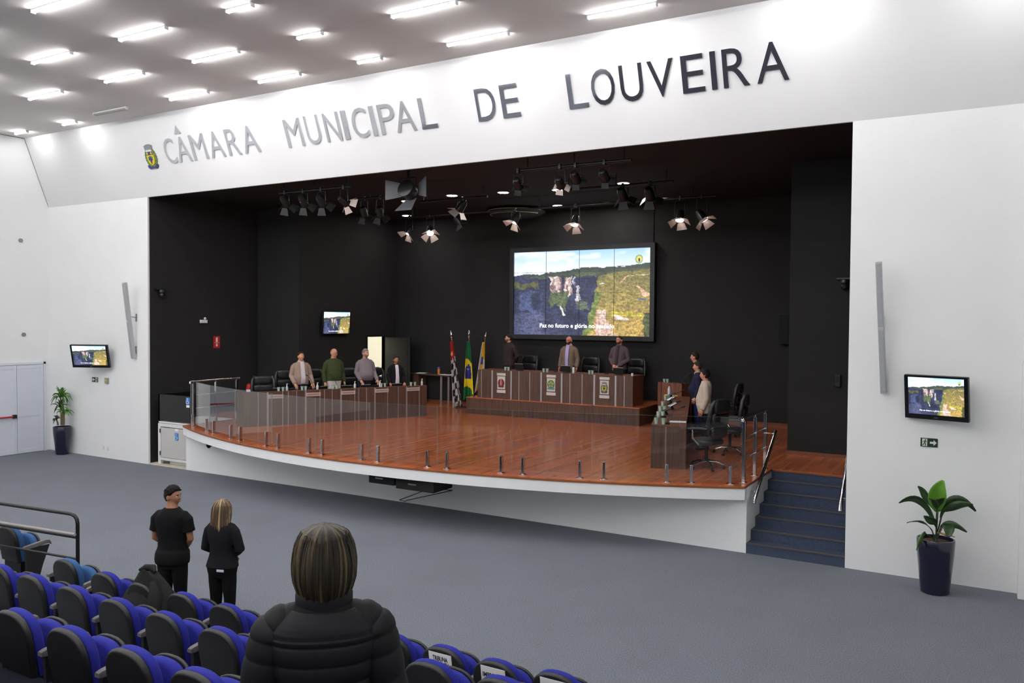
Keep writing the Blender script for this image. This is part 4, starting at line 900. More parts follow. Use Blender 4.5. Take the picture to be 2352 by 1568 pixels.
def flag(label, base, top, fn, lean, width, bot, seed, shade_m):
    """pole from the floor to the finial; the cloth hangs from the pole in folds"""
    base = Vector(base); top = Vector(top); t = thing('flag', label, 'flag', base); d = top - base; L_ = d.length; dn = d.normalized()
    obj('pole', MB().tube([(0, 0, .02), d - dn * .3], .016, 10), pole_wood, t, smooth=50)
    obj('stand', MB().lathe([(.16, 0), (.16, .03), (.05, .05), (.03, .12)], 20), matt_black, t, smooth=40)
    fm = frame(d - dn * .3, dn.cross(Vector((0, 1, 0))), dn.cross(dn.cross(Vector((0, 1, 0)))))
    fm = Matrix.Translation(d - dn * .3) @ Vector((0, 0, 1)).rotation_difference(dn).to_matrix().to_4x4()
    obj('finial', MB().lathe([(.02, 0), (.016, .03), (.032, .06), (.03, .09), (.014, .1), (.022, .12), (.048, .155), (.04, .19), (.004, .3)], 16, fm), silver, t, smooth=40)
    hl = L_ - .36
    def shape(u, v):
        # u along the drop of the cloth, v across its folds
        z = hl - u * (hl - bot); wd = width * (.2 + .8 * u ** .8)
        ax = base * 0 + dn
        x0 = dn.x * z; y0 = dn.y * z
        xx = x0 + lean * u + (v - .5) * wd
        yy = y0 - .05 + .07 * (.3 + u) * np.sin(v * 15 + seed + 1.2 * u) * .6 + .03 * np.sin(v * 37 + seed * 2)
        zz = z * 1.0 - .1 * u * np.sin(v * 6 + seed) * .6 - .12 * u * np.abs(v - .5)
        return np.stack([xx, yy, zz], -1)
    f2 = lambda u, v: fn(v, u) if False else fn(u * .98 + .01 * v, v)
    # picture_mesh rows run along v: hand it the drop as rows
    me = picture_mesh('cloth', 46, 90, lambda a, b: fn(b, a), attr_mat('flag_print', 0, .55), lambda a, b: shape(b, a))
    shade(me, 180); o = link('cloth', me, t); so = o.modifiers.new('thick', 'SOLIDIFY'); so.thickness = .004
    return t
yf_ = 7.0
b1 = at(1059, 925, 1, yf_); b2 = at(1081, 925, 1, yf_ + .35); b3 = at(1092, 925, 1, yf_ + .7)
t1 = at(1035, 758, 1, yf_); t2 = at(1077, 756, 1, yf_ + .35); t3 = at(1117, 761, 1, yf_ + .7)
b1.z = b2.z = b3.z = HS
flag('black and white striped state flag with red corner, left of three flags', b1, t1, sp_flag, -.1, .32, .1, .3, None)
flag('green and yellow national flag with blue disc, middle of three flags', b2, t2, br_flag, -.02, .4, .3, 1.7, None)
flag('yellow, white and blue town flag nearest the dais, right of three', b3, t3, lo_flag, .12, .34, .5, 2.6, None)

# ================================================================== OFFICE CHAIRS
def exec_chair(label, x, y, z, heading, top=1.22, group=None, proto=[None]):
    b = -math.radians(heading)
    if proto[0]:
        c = copy_tree(proto[0], (x, y, z), b, label, group or 'x'); c.scale = (1, 1, top / 1.22)
        if group: c['group'] = group
        return c
    t = thing('office_chair', label, 'chair', (x, y, z), b, group)
    def pad(zz, yy, wd, dp, hh, n=9):
        rings = []
        for i in range(n + 1):
            a = i / n; k = math.sqrt(max(.0, 1 - (2 * a - 1) ** 4)); k = .55 + .45 * k
            rings.append([(wd / 2 * k * s_ * abs(math.cos(q)) ** .6 * (1 if math.cos(q) > 0 else -1) * 1.0, yy + dp / 2 * k * abs(math.sin(q)) ** .8 * (1 if math.sin(q) > 0 else -1), zz + hh * a) for q in np.linspace(0, 2 * PI, 20, endpoint=False) for s_ in (1,)])
        return MB().loft(rings)
    obj('seat', pad(.42, 0, .54, .54, .11), leather, t, smooth=60)
    bk = MB()
    for (z0, hh, yy, wd) in ((.55, .2, -.25, .5), (.75, .22, -.27, .54), (.97, .25, -.3, .5)):
        for f_, v_ in [(pad(z0, yy, wd, .13, hh).f, pad(z0, yy, wd, .13, hh).v)]: bk.add(v_, f_)
    obj('backrest', bk, leather, t, smooth=60)
    for s_ in (-1, 1):
        obj('back_wing', MB().tube([(s_ * .27, -.2, .62), (s_ * .285, -.22, .85), (s_ * .27, -.26, 1.1), (s_ * .22, -.3, 1.2)], [.03, .045, .045, .03], 10), leather, t, smooth=60)
        ar = obj('armrest', MB().tube([(s_ * .3, -.2, .72), (s_ * .31, .0, .72), (s_ * .3, .2, .69)], [.03, .035, .03], 10, sq=.7), leather, t, smooth=60)
        obj('arm_support', MB().tube([(s_ * .31, .1, .7), (s_ * .33, .08, .55), (s_ * .25, .0, .44)], .018, 8), chrome, ar, smooth=50)
    obj('gas_lift', MB().cyl((0, 0, .1), (0, 0, .42), .03, .025, 12), black_metal, t, smooth=40)
    for i in range(5):
        a = 2 * PI * i / 5 + .3; e = Vector((math.cos(a), math.sin(a), 0))
        lg = obj('base_leg', MB().tube([Vector((0, 0, .13)), e * .16 + Vector((0, 0, .125)), e * .31 + Vector((0, 0, .075))], [.026, .022, .017], 8), chrome, t, smooth=50)
        obj('caster', MB().cyl(e * .31 + Vector((e.y * .02, -e.x * .02, .03)), e * .31 + Vector((-e.y * .02, e.x * .02, .03)), .03, n=12).cyl(e * .31 + Vector((0, 0, .03)), e * .31 + Vector((0, 0, .08)), .01, n=8), black_plastic, lg, smooth=40)
    proto[0] = t; t.scale = (1, 1, top / 1.22)
    return t
hdL = math.degrees(math.atan2(NL.x, NL.y))
for k, (px, py, v, tp) in enumerate(((606, 880, 1.2, 1.14), (661, 870, 1.55, 1.26), (728, 870, 1.6, 1.26), (805, 870, 1.65, 1.26), (871, 870, 1.55, 1.26))):
    p = online(px, py, OL - NL * v, DL)
    exec_chair('black leather chair behind the left desk, %s from the left' % ordg[k], p.x, p.y, HS, hdL + (12, 8, -4, 6, -6)[k], tp, 'chairs behind the left desk')
for k, px in enumerate((1203, 1345, 1450)):
    p = at(px, 830, 1, 7.45); exec_chair('black leather chair on the dais, %s from the left' % ['first', 'second', 'third'][k], p.x, 7.5, HD, 180 + (6, 4, 2)[k], 1.16, 'chairs on the dais')
hdR = math.degrees(math.atan2(-NR.x, -NR.y))
hdR = math.degrees(math.atan2(DR.y * -1, DR.x)) 
for k, (px, py, z_, tp, hd) in enumerate(((1622, 1076, HS, 1.28, -75), (1676, 1042, HS, 1.22, -100), (1668, 1000, HS, 1.24, -95))):
    p = at(px, py, 2, z_); exec_chair('black leather chair behind the right desk, %s' % ['nearest the glass', 'second from the glass', 'farthest from the glass'][k], p.x, p.y, HS, hd, tp, 'chairs behind the right desk')
# fire extinguisher behind the railing
p = online(573, 890, OL - NL * .95, DL)
q = at(573, 880, 0, 1.35); zb = q.z - .2
t = thing('fire_extinguisher', 'red fire extinguisher with white label left of the left desk', 'fire extinguisher', (q.x, q.y, HS))
hz_ = q.z - HS
obj('cylinder', MB().lathe([(.075, 0), (.085, .02), (.085, hz_ - .1), (.07, hz_ - .03), (.03, hz_)], 20), red_paint, t, smooth=40); obj('label_band', MB().lathe([(.087, hz_ - .38), (.087, hz_ - .16)], 20), paper, t)
obj('valve', MB().cyl((0, 0, hz_), (0, 0, hz_ + .05), .02).box((.04, 0, hz_ + .06), (.13, .02, .02)), black_metal, t); obj('hose', MB().tube([(.05, 0, hz_ + .05), (.12, .02, hz_ - .02), (.1, .02, hz_ - .2)], .012, 8), matt_black, t, smooth=50)

# ================================================================== STAGE LIGHTING
DL_ = [(934, 463), (934, 496), (1038, 450), (1156, 443), (1166, 481), (1281, 437), (1281, 473), (1399, 467), (1432, 422)]
ring_m = MB().lathe([(.11, -.005), (.15, -.012), (.16, 0), (.11, 0)], 20).mesh('trim_ring', white_plastic, 40)
disc_m = MB().lathe([(.002, -.012), (.125, -.012), (.125, -.004), (.002, -.004)], 20, None).mesh('diffuser', down_glow)
dd_m = MB().lathe([(.002, -.012), (.125, -.012), (.125, -.004), (.002, -.004)], 20, None).mesh('diffuser', emis('downlight_dim', (255, 250, 240), 1.2))
DPOS = [at(px, py, 2, ZSC - .015) for px, py in DL_]
wh = ['above the left desk end', 'at the back left', 'front row, second from left', 'front row, third from left', 'back row, second from left', 'front row, fourth from left', 'back row, third from left', 'back row, rightmost lit', 'front row, rightmost']
for k, q in enumerate(DPOS):
    t = thing('stage_downlight', 'round lit downlight in the black stage ceiling, ' + wh[k], 'downlight', (q.x, q.y, ZSC), 0, 'stage downlights'); link('trim_ring', ring_m, t); link('diffuser', disc_m, t)
q = at(1528, 457, 2, ZSC - .015); t = thing('stage_downlight', 'dim round downlight at the right of the black stage ceiling', 'downlight', (q.x, q.y, ZSC), 0, 'stage downlights'); link('trim_ring', ring_m, t); link('diffuser', dd_m, t)
def pipe(label, p0, p1):
    t = thing('lighting_pipe', label, 'pipe', p0); d = Vector(p1) - Vector(p0)
    obj('tube', MB().tube([(0, 0, 0), d], .028, 10), black_metal, t, smooth=50)
    for f_ in (.06, .5, .94): obj('drop_rod', MB().tube([d * f_, d * f_ + Vector((0, 0, ZSC - p0[2] - .004))], .012, 6), black_metal, t, smooth=50)
PZ = 6.7
PIPES = [(.62, 10.6, 12.9, 'front right'), (.55, at(642, 462, 1, .55).x, at(806, 462, 1, .55).x, 'front left'), (3.2, 10.2, 12.8, 'middle right'), (3.2, 6.2, 8.2, 'middle'), (5.6, 3.6, 13.0, 'rear')]
for y, x0, x1, nm in PIPES: pipe('black lighting pipe under the stage ceiling, %s' % nm, (x0, y, PZ), (x1, y, PZ))
door_lit = mat('barn_door_lit', (200, 184, 176), .5); door_out = mat('barn_door_black', (26, 26, 27), .5)  # leaves of lit lamps coloured pale, the lamp's light put into the paint
def par(label, px, py, y, aim, lit, s=1.0, leaf=.17, cool=False):
    q = at(px, py, 1, y); q.z = min(q.z, PZ - .2); t = thing('stage_spotlight', label, 'spotlight', (q.x, y, PZ)); o = Vector((0, 0, q.z - PZ))
    d = (Vector(aim) - q).normalized(); R = Vector((0, 0, -1)).rotation_difference(d).to_matrix().to_4x4(); M = Matrix.Translation(o) @ R
    obj('clamp', MB().box((0, 0, .0), (.05, .07, .1)), black_metal, t, bev=.004)
    obj('yoke', MB().tube([(0, 0, -.05), (-.12 * s, 0, -.06), o + Vector((-.13 * s, 0, .0))], .012, 6).tube([(0, 0, -.05), (.12 * s, 0, -.06), o + Vector((.13 * s, 0, 0))], .012, 6), black_metal, t, smooth=50)
    obj('can', MB().lathe([(.03, .17 * s), (.07 * s, .16 * s), (.095 * s, .08 * s), (.1 * s, -.12 * s), (.108 * s, -.12 * s), (.108 * s, -.1 * s)], 18, M, caps=False).lathe([(.001, .17 * s), (.03, .17 * s)], 18, M, caps=False), black_plastic, t, smooth=50)
    obj('lens', MB().lathe([(.001, -.1 * s), (.096 * s, -.1 * s), (.096 * s, -.09 * s), (.001, -.09 * s)], 18, M), spot_glow if lit else mat('dark_lens', (40, 42, 48), .1), t)
    for k in range(4):
        Mk = M @ Matrix.Rotation(k * PI / 2, 4, 'Z') @ Matrix.Translation((0, .1 * s, -.12 * s)) @ Matrix.Rotation(.75 + .2 * (k % 2), 4, 'X')
        l = leaf * s; obj('barn_door', MB().add([(-.08 * s, 0, 0), (.08 * s, 0, 0), (l * .75, 0, -l), (-l * .75, 0, -l), (-.08 * s, .006, 0), (.08 * s, .006, 0), (l * .75, .006, -l), (-l * .75, .006, -l)], [(0, 1, 2, 3), (7, 6, 5, 4), (0, 4, 5, 1), (1, 5, 6, 2), (2, 6, 7, 3), (3, 7, 4, 0)], Mk), door_lit if lit else door_out, t)
    if lit:
        ll = bpy.data.lights.new('spot_lamp', 'SPOT'); ll.energy = SPOT_W; ll.spot_size = 1.1; ll.spot_blend = .6; ll.shadow_soft_size = .07; ll.color = (1, .86, .8)
        lo = bpy.data.objects.new('spot_lamp', ll); COL.objects.link(lo); lo.parent = t; lo.matrix_local = M @ Matrix.Translation((0, 0, -.08 * s))
    return t
par('lit spotlight with open barn doors, left of a close pair at the stage rear left', 940, 530, 5.6, (2.5, 3.0, 2), True)
par('lit spotlight with open barn doors, right of a close pair at the stage rear left', 988, 530, 5.6, (7.2, 2.5, 2), True)
par('lit spotlight below the round ceiling unit', 1184, 503, 5.6, (6.0, 3.2, 2), True)
par('lit spotlight hanging above the left part of the video wall', 1321, 508, 5.6, (9.5, 3.2, 1.8), True)
par('lit spotlight with bright doors above the right end of the video wall', 1562, 497, 5.6, (12.6, 3.0, 1.8), True)
par('spotlight seen edge on at the far right end of the rear pipe', 1612, 497, 5.6, (16.0, 4.5, 1.5), True)
par('spotlight with one bright lens under the middle pipe', 1060, 445, 3.2, (4.2, 3.4, 2.2), True)
par('dark spotlight hanging low between the middle lamps', 1052, 487, 5.6, (8.5, 8, 2), False, .85)
par('spotlight with a glint on the front left pipe, rightmost of four', 790, 462, .55, (8, 9, 2), True, .9)
for k, px in enumerate((655, 697, 738)): par('unlit spotlight on the front left pipe, %s from the left' % ordn[k], px, 462, .55, (3 + k, 6, 1.5), False)
for k, px in enumerate((836, 872)): par('unlit dark spotlight left of the big floodlight, %s of two' % ['left', 'right'][k], px, 488, 2.1, (4, 6, 1), False, .9)
pipe('short black lighting pipe under the stage ceiling, above two unlit lamps', (at(850, 480, 1, 2.1).x - .9, 2.1, PZ), (at(850, 480, 1, 2.1).x + .9, 2.1, PZ))
for k, px in enumerate((1190, 1286, 1322, 1388)): par('unlit spotlight on the front right pipe, %s from the left' % ordn[k], px, 408 + (14, 12, 0, -4)[k], .62, (9 + k, 8, 2), k == 1, .85, .12)
for k, px in enumerate((1430, 1492)): par('unlit spotlight on the middle right pipe, %s of two' % ['left', 'right'][k], px, 446, 3.2, (12, 8, 1.5), False)
q = at(938, 425, 1, .7); t = thing('stage_floodlight', 'big dark floodlight with three wide open flaps at the stage front', 'floodlight', (q.x, .7, ZSC))
o = Vector((0, 0, -.42)); obj('yoke', MB().tube([(0, 0, 0), (0, 0, -.16)], .03, 8).tube([(-.2, 0, -.3), (-.2, 0, -.16), (.2, 0, -.16), (.2, 0, -.3)], .014, 6), black_metal, t, smooth=50)
obj('housing', MB().lathe([(.1, .16), (.18, .1), (.2, -.12), (.17, -.13)], 18, Matrix.Translation(o) @ Matrix.Rotation(-1.9, 4, 'X')), black_plastic, t, smooth=50)
flm = mat('flap_grey', (92, 92, 94), .5)
Mf = Matrix.Translation(o + Vector((0, .12, .03)))
for k, (a, tl_) in enumerate(((-PI / 2, .55), (PI / 2, .55), (PI, .8))):
    Mk = Mf @ Matrix.Rotation(PI / 2, 4, 'X') @ Matrix.Rotation(a, 4, 'Z') @ Matrix.Translation((0, .19, 0)) @ Matrix.Rotation(tl_, 4, 'X')
    obj('flap', MB().add([(-.13, 0, 0), (.13, 0, 0), (.22, .42, 0), (-.22, .42, 0), (-.13, 0, .008), (.13, 0, .008), (.22, .42, .008), (-.22, .42, .008)], [(0, 1, 2, 3), (7, 6, 5, 4), (0, 4, 5, 1), (1, 5, 6, 2), (2, 6, 7, 3), (3, 7, 4, 0)], Mk), flm, t)
q = at(1209, 501, 2, ZSC - .2); t = thing('ceiling_air_unit', 'dark round air unit with pale ridges under the stage ceiling', 'air unit', (q.x, min(q.y, 7.1), ZSC))
obj('housing', MB().lathe([(.4, 0), (.82, -.06), (.84, -.1), (.7, -.2), (.4, -.24)], 36), matt_black, t, smooth=40)
for r_, z_ in ((.845, -.075), (.76, -.17)): obj('ridge', MB().tube([(r_ * math.cos(a), r_ * math.sin(a), z_) for a in np.linspace(PI * 1.05, PI * 1.95, 24)], .012, 6), mat('ridge_pale', (150, 148, 116), .35), t, smooth=50)
q = at(693, 463, 1, .5); o = obj('indicator_lamp', MB().ball((q.x, .47, q.z), .03), emis('red_indicator', (255, 30, 60), 3), None, smooth=60); tag(o, 'tiny red indicator lamp among the dark left spotlights', 'lamp')

# ================================================================== PLANTS
def pot(t, r1, r0, h):
    obj('pot', MB().lathe([(r0 * .9, 0), (r0, .015), (r0 * 1.12, h * .3), (r1 * .97, h * .75), (r1, h - .01), (r1 * .98, h), (r1 * .9, h), (r1 * .88, h - .06)], 32), navy_pot, t, smooth=40)
    obj('soil', MB().lathe([(.001, h - .05), (r1 * .89, h - .05), (r1 * .89, h - .09), (.001, h - .09)], 24), soil, t)
def leaf(parent, pts, wd, m, n=12, fold=.25, name='leaf', side=None):
    P = [Vector(p) for p in pts]; Q = []
    for i in range(n + 1):
        a = i / n
        if len(P) == 2: Q.append(P[0].lerp(P[1], a))
        else: Q.append(P[0] * (1 - a) ** 2 + P[1] * (2 * a * (1 - a)) + P[2] * a * a)
    vs = []; fs = []
    for i, p in enumerate(Q):
        tg = (Q[min(i + 1, n)] - Q[max(i - 1, 0)]).normalized(); sd = (side or tg.cross(Vector((0, 0, 1))))
        sd = (sd - tg * sd.dot(tg)).normalized() if sd.length > 1e-4 else Vector((1, 0, 0)); up = sd.cross(tg)
        a = i / n; ww = wd * max(.03, math.sin(PI * min(1, a * .93 + .04)) ** .75 * (1 - .25 * a))
        for j, k in enumerate((-1, -.5, 0, .5, 1)): vs.append(p + sd * (ww * k / 2) + up * (abs(k) * ww * fold + .006 * math.sin(9 * a + 4 * k)))
    for i in range(n):
        for j in range(4): fs.append((i * 5 + j, i * 5 + j + 1, (i + 1) * 5 + j + 1, (i + 1) * 5 + j))
    o = obj(name, MB().add(vs, fs), m, parent, smooth=70); so = o.modifiers.new('thick', 'SOLIDIFY'); so.thickness = .004; return o
# right plant
q = at(2148, 1345, 2, 0); q.y = -.55; base = Vector((at(2148, 1300, 1, -.55).x, -.55, 0)); dep = (base - CAM).dot(_f); k_ = dep / FPX
ph = at(2150, 1236, 1, base.y + .0).z
t = thing('potted_plant', 'broad leaved plant in a tall navy pot by the right wall', 'plant', base)
pot(t, 40 * k_, 30 * k_, ph)
Z = lambda x, y, dy=0: at(1640 + x / 3.303, 950 + y / 3.303, 1, base.y + dy) - base
hub = Vector((0, 0, ph - .03))
for a, b, c_, wd, m, dy in (((1690, 860), (1600, 540), (1402, 675), .15, leaf_dark, -.05), ((1690, 740), (1640, 600), (1548, 548), .2, leaf_dark, .1), ((1700, 740), (1670, 600), (1738, 505), .26, leaf_bright, -.08),
                            ((1720, 790), (1820, 560), (1985, 740), .17, leaf_dark, .02), ((1735, 745), (1840, 690), (1965, 690), .15, leaf_dark, -.12), ((1655, 890), (1590, 790), (1462, 826), .07, leaf_dark, -.1),
                            ((1690, 830), (1640, 800), (1592, 772), .13, leaf_dark, -.15), ((1720, 860), (1800, 820), (1918, 898), .13, leaf_dark, -.12), ((1740, 845), (1790, 850), (1780, 940), .17, leaf_dark, -.2),
                            ((1600, 905), (1550, 900), (1535, 1035), .13, leaf_mid, -.24), ((1690, 720), (1720, 660), (1755, 640), .14, leaf_dark, -.2), ((1690, 720), (1660, 670), (1635, 640), .12, leaf_dark, -.2)):
    p0, p1, p2 = Z(*a, dy * .4), Z(*b, dy), Z(*c_, dy * 1.3)
    leaf(t, (p0, p1, p2), wd, m, side=Vector((1, 0, .3)) if m is leaf_bright else (Vector((0, -.5, 1)) if wd > .1 and abs(c_[0] - 1700) > 100 else None))
    if p0.z > ph: obj('stem', MB().tube([hub + Vector((.02 * random.uniform(-1, 1), .03 * random.uniform(-1, 1), 0)), (hub + p0) / 2, p0], [.012, .01, .008], 6), stem_m if wd > .16 else leaf_dark, t, smooth=60)
leaf(t, (Z(1690, 900, -.02), Z(1770, 935, -.1), Z(1828, 935, -.1)), .1, mat('dry_leaf', (186, 150, 78), .7), name='dry_leaf')
# left dracaena
base = Vector((at(143.5, 1040, 2, 0).x, -.27, 0)); base.x = at(143.5, 1030, 1, -.27).x; k_ = (base - CAM).dot(_f) / FPX; ph = at(143, 979, 1, base.y).z
t = thing('potted_plant', 'dracaena in a tall dark navy pot beside the left double door', 'plant', base); pot(t, 19.5 * k_, 14 * k_, ph)
Z = lambda x, y, dy=0: at(100 + x / 5.406, 770 + y / 5.406, 1, base.y + dy) - base
rs = random.Random(3)
for (x, y, n, L_, m, x0) in ((212, 770, 20, .34, leaf_mid, 222), (212, 900, 16, .34, leaf_dark, 222), (252, 965, 15, .3, leaf_mid, 252), (163, 1050, 9, .16, leaf_dark, 180), (238, 760, 12, .32, leaf_mid, 240)):
    c_ = Z(x, y); obj('cane', MB().tube([Z(x0, 1115), (Z(x0, 1115) + c_) / 2 + Vector((.01, 0, 0)), c_], [.026, .022, .018], 8), stem_m, t, smooth=60)
    for i in range(n):
        a = 2 * PI * i / n + rs.uniform(-.3, .3); el = rs.uniform(.1, 1.3); d = Vector((math.cos(a) * math.cos(el), math.sin(a) * math.cos(el) * .9 - .0, math.sin(el))); l = L_ * rs.uniform(.75, 1.1)
        tip = c_ + d * l + Vector((0, 0, -.16 * (1.4 - el) * l / .3)); tip.y = min(tip.y, .22); midp = c_ + d * l * .6 + Vector((0, 0, .06)); midp.y = min(midp.y, .2)
        leaf(t, (c_, midp, tip), .05, leaf_bright if rs.random() < .25 else m, 7)

# ================================================================== PEOPLE
def join_remesh(name, mb, vox, m, smooth_it=3, extra=None):
    me = mb.mesh('tmp', m); o = link('tmp', me); r = o.modifiers.new('r', 'REMESH'); r.mode = 'VOXEL'; r.voxel_size = vox; r.use_smooth_shade = True
    if smooth_it: q = o.modifiers.new('s', 'SMOOTH'); q.factor = .5; q.iterations = smooth_it
    dg = bpy.context.evaluated_depsgraph_get(); dg.update(); me2 = bpy.data.meshes.new_from_object(o.evaluated_get(dg)); bpy.data.objects.remove(o); bpy.data.meshes.remove(me)
    if extra:
        bm = bmesh.new(); bm.from_mesh(me2); b2 = extra.mesh('tmp2', m); bm.from_mesh(b2); bm.to_mesh(me2); bm.free(); bpy.data.meshes.remove(b2)
    me2.materials.clear(); me2.materials.append(m); me2.name = name
    me2.polygons.foreach_set('use_smooth', [True] * len(me2.polygons)); return me2
TZS = [.78, .84, .90, .97, 1.04, 1.12, 1.20, 1.28, 1.35, 1.40, 1.44, 1.475, 1.505, 1.55, 1.62]
TRX = [.150, .170, .172, .164, .152, .148, .156, .168, .176, .170, .140, .098, .066, .058, .055]
TRY = [.100, .116, .120, .114, .108, .108, .112, .116, .112, .102, .088, .074, .062, .059, .058]
TCY = [0, -.008, -.008, 0, .004, .004, 0, -.006, -.012, -.018, -.02, -.018, -.012, -.002, .004]
def torso_ring(z, off, P, n=26):
    rx = np.interp(z, TZS, TRX); ry = np.interp(z, TZS, TRY); cy = np.interp(z, TZS, TCY)
    if P.get('female'):
        rx += np.interp(z, [.8, .92, 1.1, 1.3, 1.42], [.012, .02, -.012, -.014, -.02]); 
    b = P.get('belly', 0) * math.exp(-((z - 1.08) / .15) ** 2); ry += b * .5; cy += b * .5; rx += b * .35
    k = P.get('wide', 1); rx *= k; rx += off; ry += off
    pts = []
    for j in range(n):
        a = 2 * PI * j / n; c, s_ = math.cos(a), math.sin(a)
        pts.append((rx * math.copysign(abs(c) ** .86, c), cy + ry * math.copysign(abs(s_) ** .86, s_), z))
    return pts
def head_pt(d):
    x, y, z = d; p = [x * .077, y * .1, z * .119]
    if z < 0:
        s_ = min(1, -z / .85); p[0] *= 1 - .24 * s_ * s_
        if y < 0: p[1] *= 1 - .55 * s_
    if y > .2: p[1] *= 1 - .08 * (y - .2)
    g = math.exp
    if y > 0:
        b = .026 * g(-(x / .15) ** 2 - ((z + .14) / .17) ** 2) + .005 * g(-((z - .22) / .09) ** 2 - (x / .5) ** 2)
        b -= .010 * g(-((abs(x) - .34) / .17) ** 2 - ((z - .05) / .11) ** 2)
        b += .007 * g(-(x / .26) ** 2 - ((z + .47) / .1) ** 2) + .010 * g(-(x / .3) ** 2 - ((z + .86) / .17) ** 2) + .004 * g(-((abs(x) - .5) / .2) ** 2 - ((z + .2) / .25) ** 2)
        p[1] += b * min(1, y * 2)
    return Vector(p)
def sph(nu, nv, fn):
    rings = []
    for i in range(nv + 1):
        t = -PI / 2 + PI * i / nv; c = max(math.cos(t), .01)
        rings.append([fn((c * math.sin(2 * PI * j / nu), c * math.cos(2 * PI * j / nu), math.sin(t))) for j in range(nu)])
    return rings
def sm(a, b, x): t = min(1, max(0, (x - a) / (b - a))); return t * t * (3 - 2 * t)
def hair_shell(kind, thick):
    def f(d):
        x, y, z = d
        zl = np.interp(y, [-1, -.5, -.2, .08, .3, .5, .7, 1], [-.55, -.48, -.08, .14, .22, .46, .56, .6]) if kind == 'short' else (np.interp(y, [-1, -.3, .3, .6, 1], [-.7, -.6, .1, .5, .6]) if kind == 'full' else np.interp(y, [-1, -.4, 0, .25, 1], [-.5, -.35, -.1, 1.3, 1.5]))
        m = sm(zl - .06, zl + .1, z)
        p = head_pt(d); q = Vector(d)
        return p + q * (thick * (.7 + .5 * max(0, z)) * m - .012 * (1 - m) + (.004 * noise.noise(q * 9) * m))
    return sph(40, 28, f)
def beard_shell(thick):
    def f(d):
        x, y, z = d; zt = np.interp(abs(x), [0, .25, .6, 1], [-.38, -.34, -.22, -.05]); m = sm(-.04, .06, zt - z) * sm(.05, .3, y) * (1 - sm(0.0, .1, .12 - ((x / .22) ** 2 + ((z + .47) / .07) ** 2) * .1) * .0)
        return head_pt(d) + Vector(d) * (thick * m - .012 * (1 - m))
    return sph(40, 28, f)
def hand_mb(w, d, palm, thumb, curl=.35, s=1.0):
    """wrist w, pointing d, palm normal, thumb side direction"""
    d = Vector(d).normalized(); p = Vector(palm); p = (p - d * p.dot(d)).normalized(); t = d.cross(p)
    if t.dot(Vector(thumb)) < 0: t = -t
    mb = MB(); w = Vector(w); rings = []
    for a, wd, th in ((-.02, .026, .02), (0, .03, .021), (.03, .04, .025), (.065, .043, .023), (.092, .04, .017)):
        rings.append([w + d * a * s + t * (wd * s * math.cos(q)) + p * (th * s * math.sin(q)) for q in np.linspace(0, 2 * PI, 12, endpoint=False)])
    mb.loft(rings)
    for k, (o_, l) in enumerate(((.03, .07), (.0105, .079), (-.0095, .074), (-.029, .058))):
        b = w + d * .085 * s + t * o_ * s; dd = d + t * o_ * 1.4; dd.normalize(); P_ = [b]; q = b
        for i in range(3):
            c = curl * (i + .6); v = dd * math.cos(c) + p * math.sin(c); q = q + v * l * s / 2.6; P_.append(q)
        mb.tube(P_, [.0092 * s, .0088 * s, .008 * s, .0062 * s], 8)
    b = w + d * .025 * s + t * .03 * s; v = (d * .75 + t * .6 + p * .3).normalized()
    mb.tube([b - v * .01, b + v * .03 * s, b + (v + p * .2 + d * .2).normalized() * .062 * s], [.0115 * s, .0105 * s, .0075 * s], 8)
    return mb
ARMS = {'down': ((.245, -.03, 1.125), (.25, .055, .885)), 'front': ((.255, -.01, 1.13), (.055, .215, .96)), 'behind': ((.265, -.1, 1.14), (.06, -.2, .96)),
        'desk': ((.25, .0, 1.13), (.225, .17, .93)), 'cross': ((.235, .06, 1.12), (-.07, .2, 1.14)), 'clasp': ((.25, .0, 1.14), (.05, .225, 1.0)), 'low': ((.222, .0, 1.125), (.05, .2, .93))}
skin_mats = {}
def skin(c): return mat('skin_%d_%d_%d' % c, c, .5, noise_s=30, noise_a=.04)
eye_w = mat('eye_white', (232, 228, 222), .3); eye_d = mat('eye_iris', (44, 30, 24), .2); lip_m = mat('lips', (150, 84, 76), .5)
def fabric(name, col, s=120, a=.1, rough=.9): return mat(name, col, rough, noise_s=s, noise_a=a, bump=.25, bump_s=9, spec=.2)
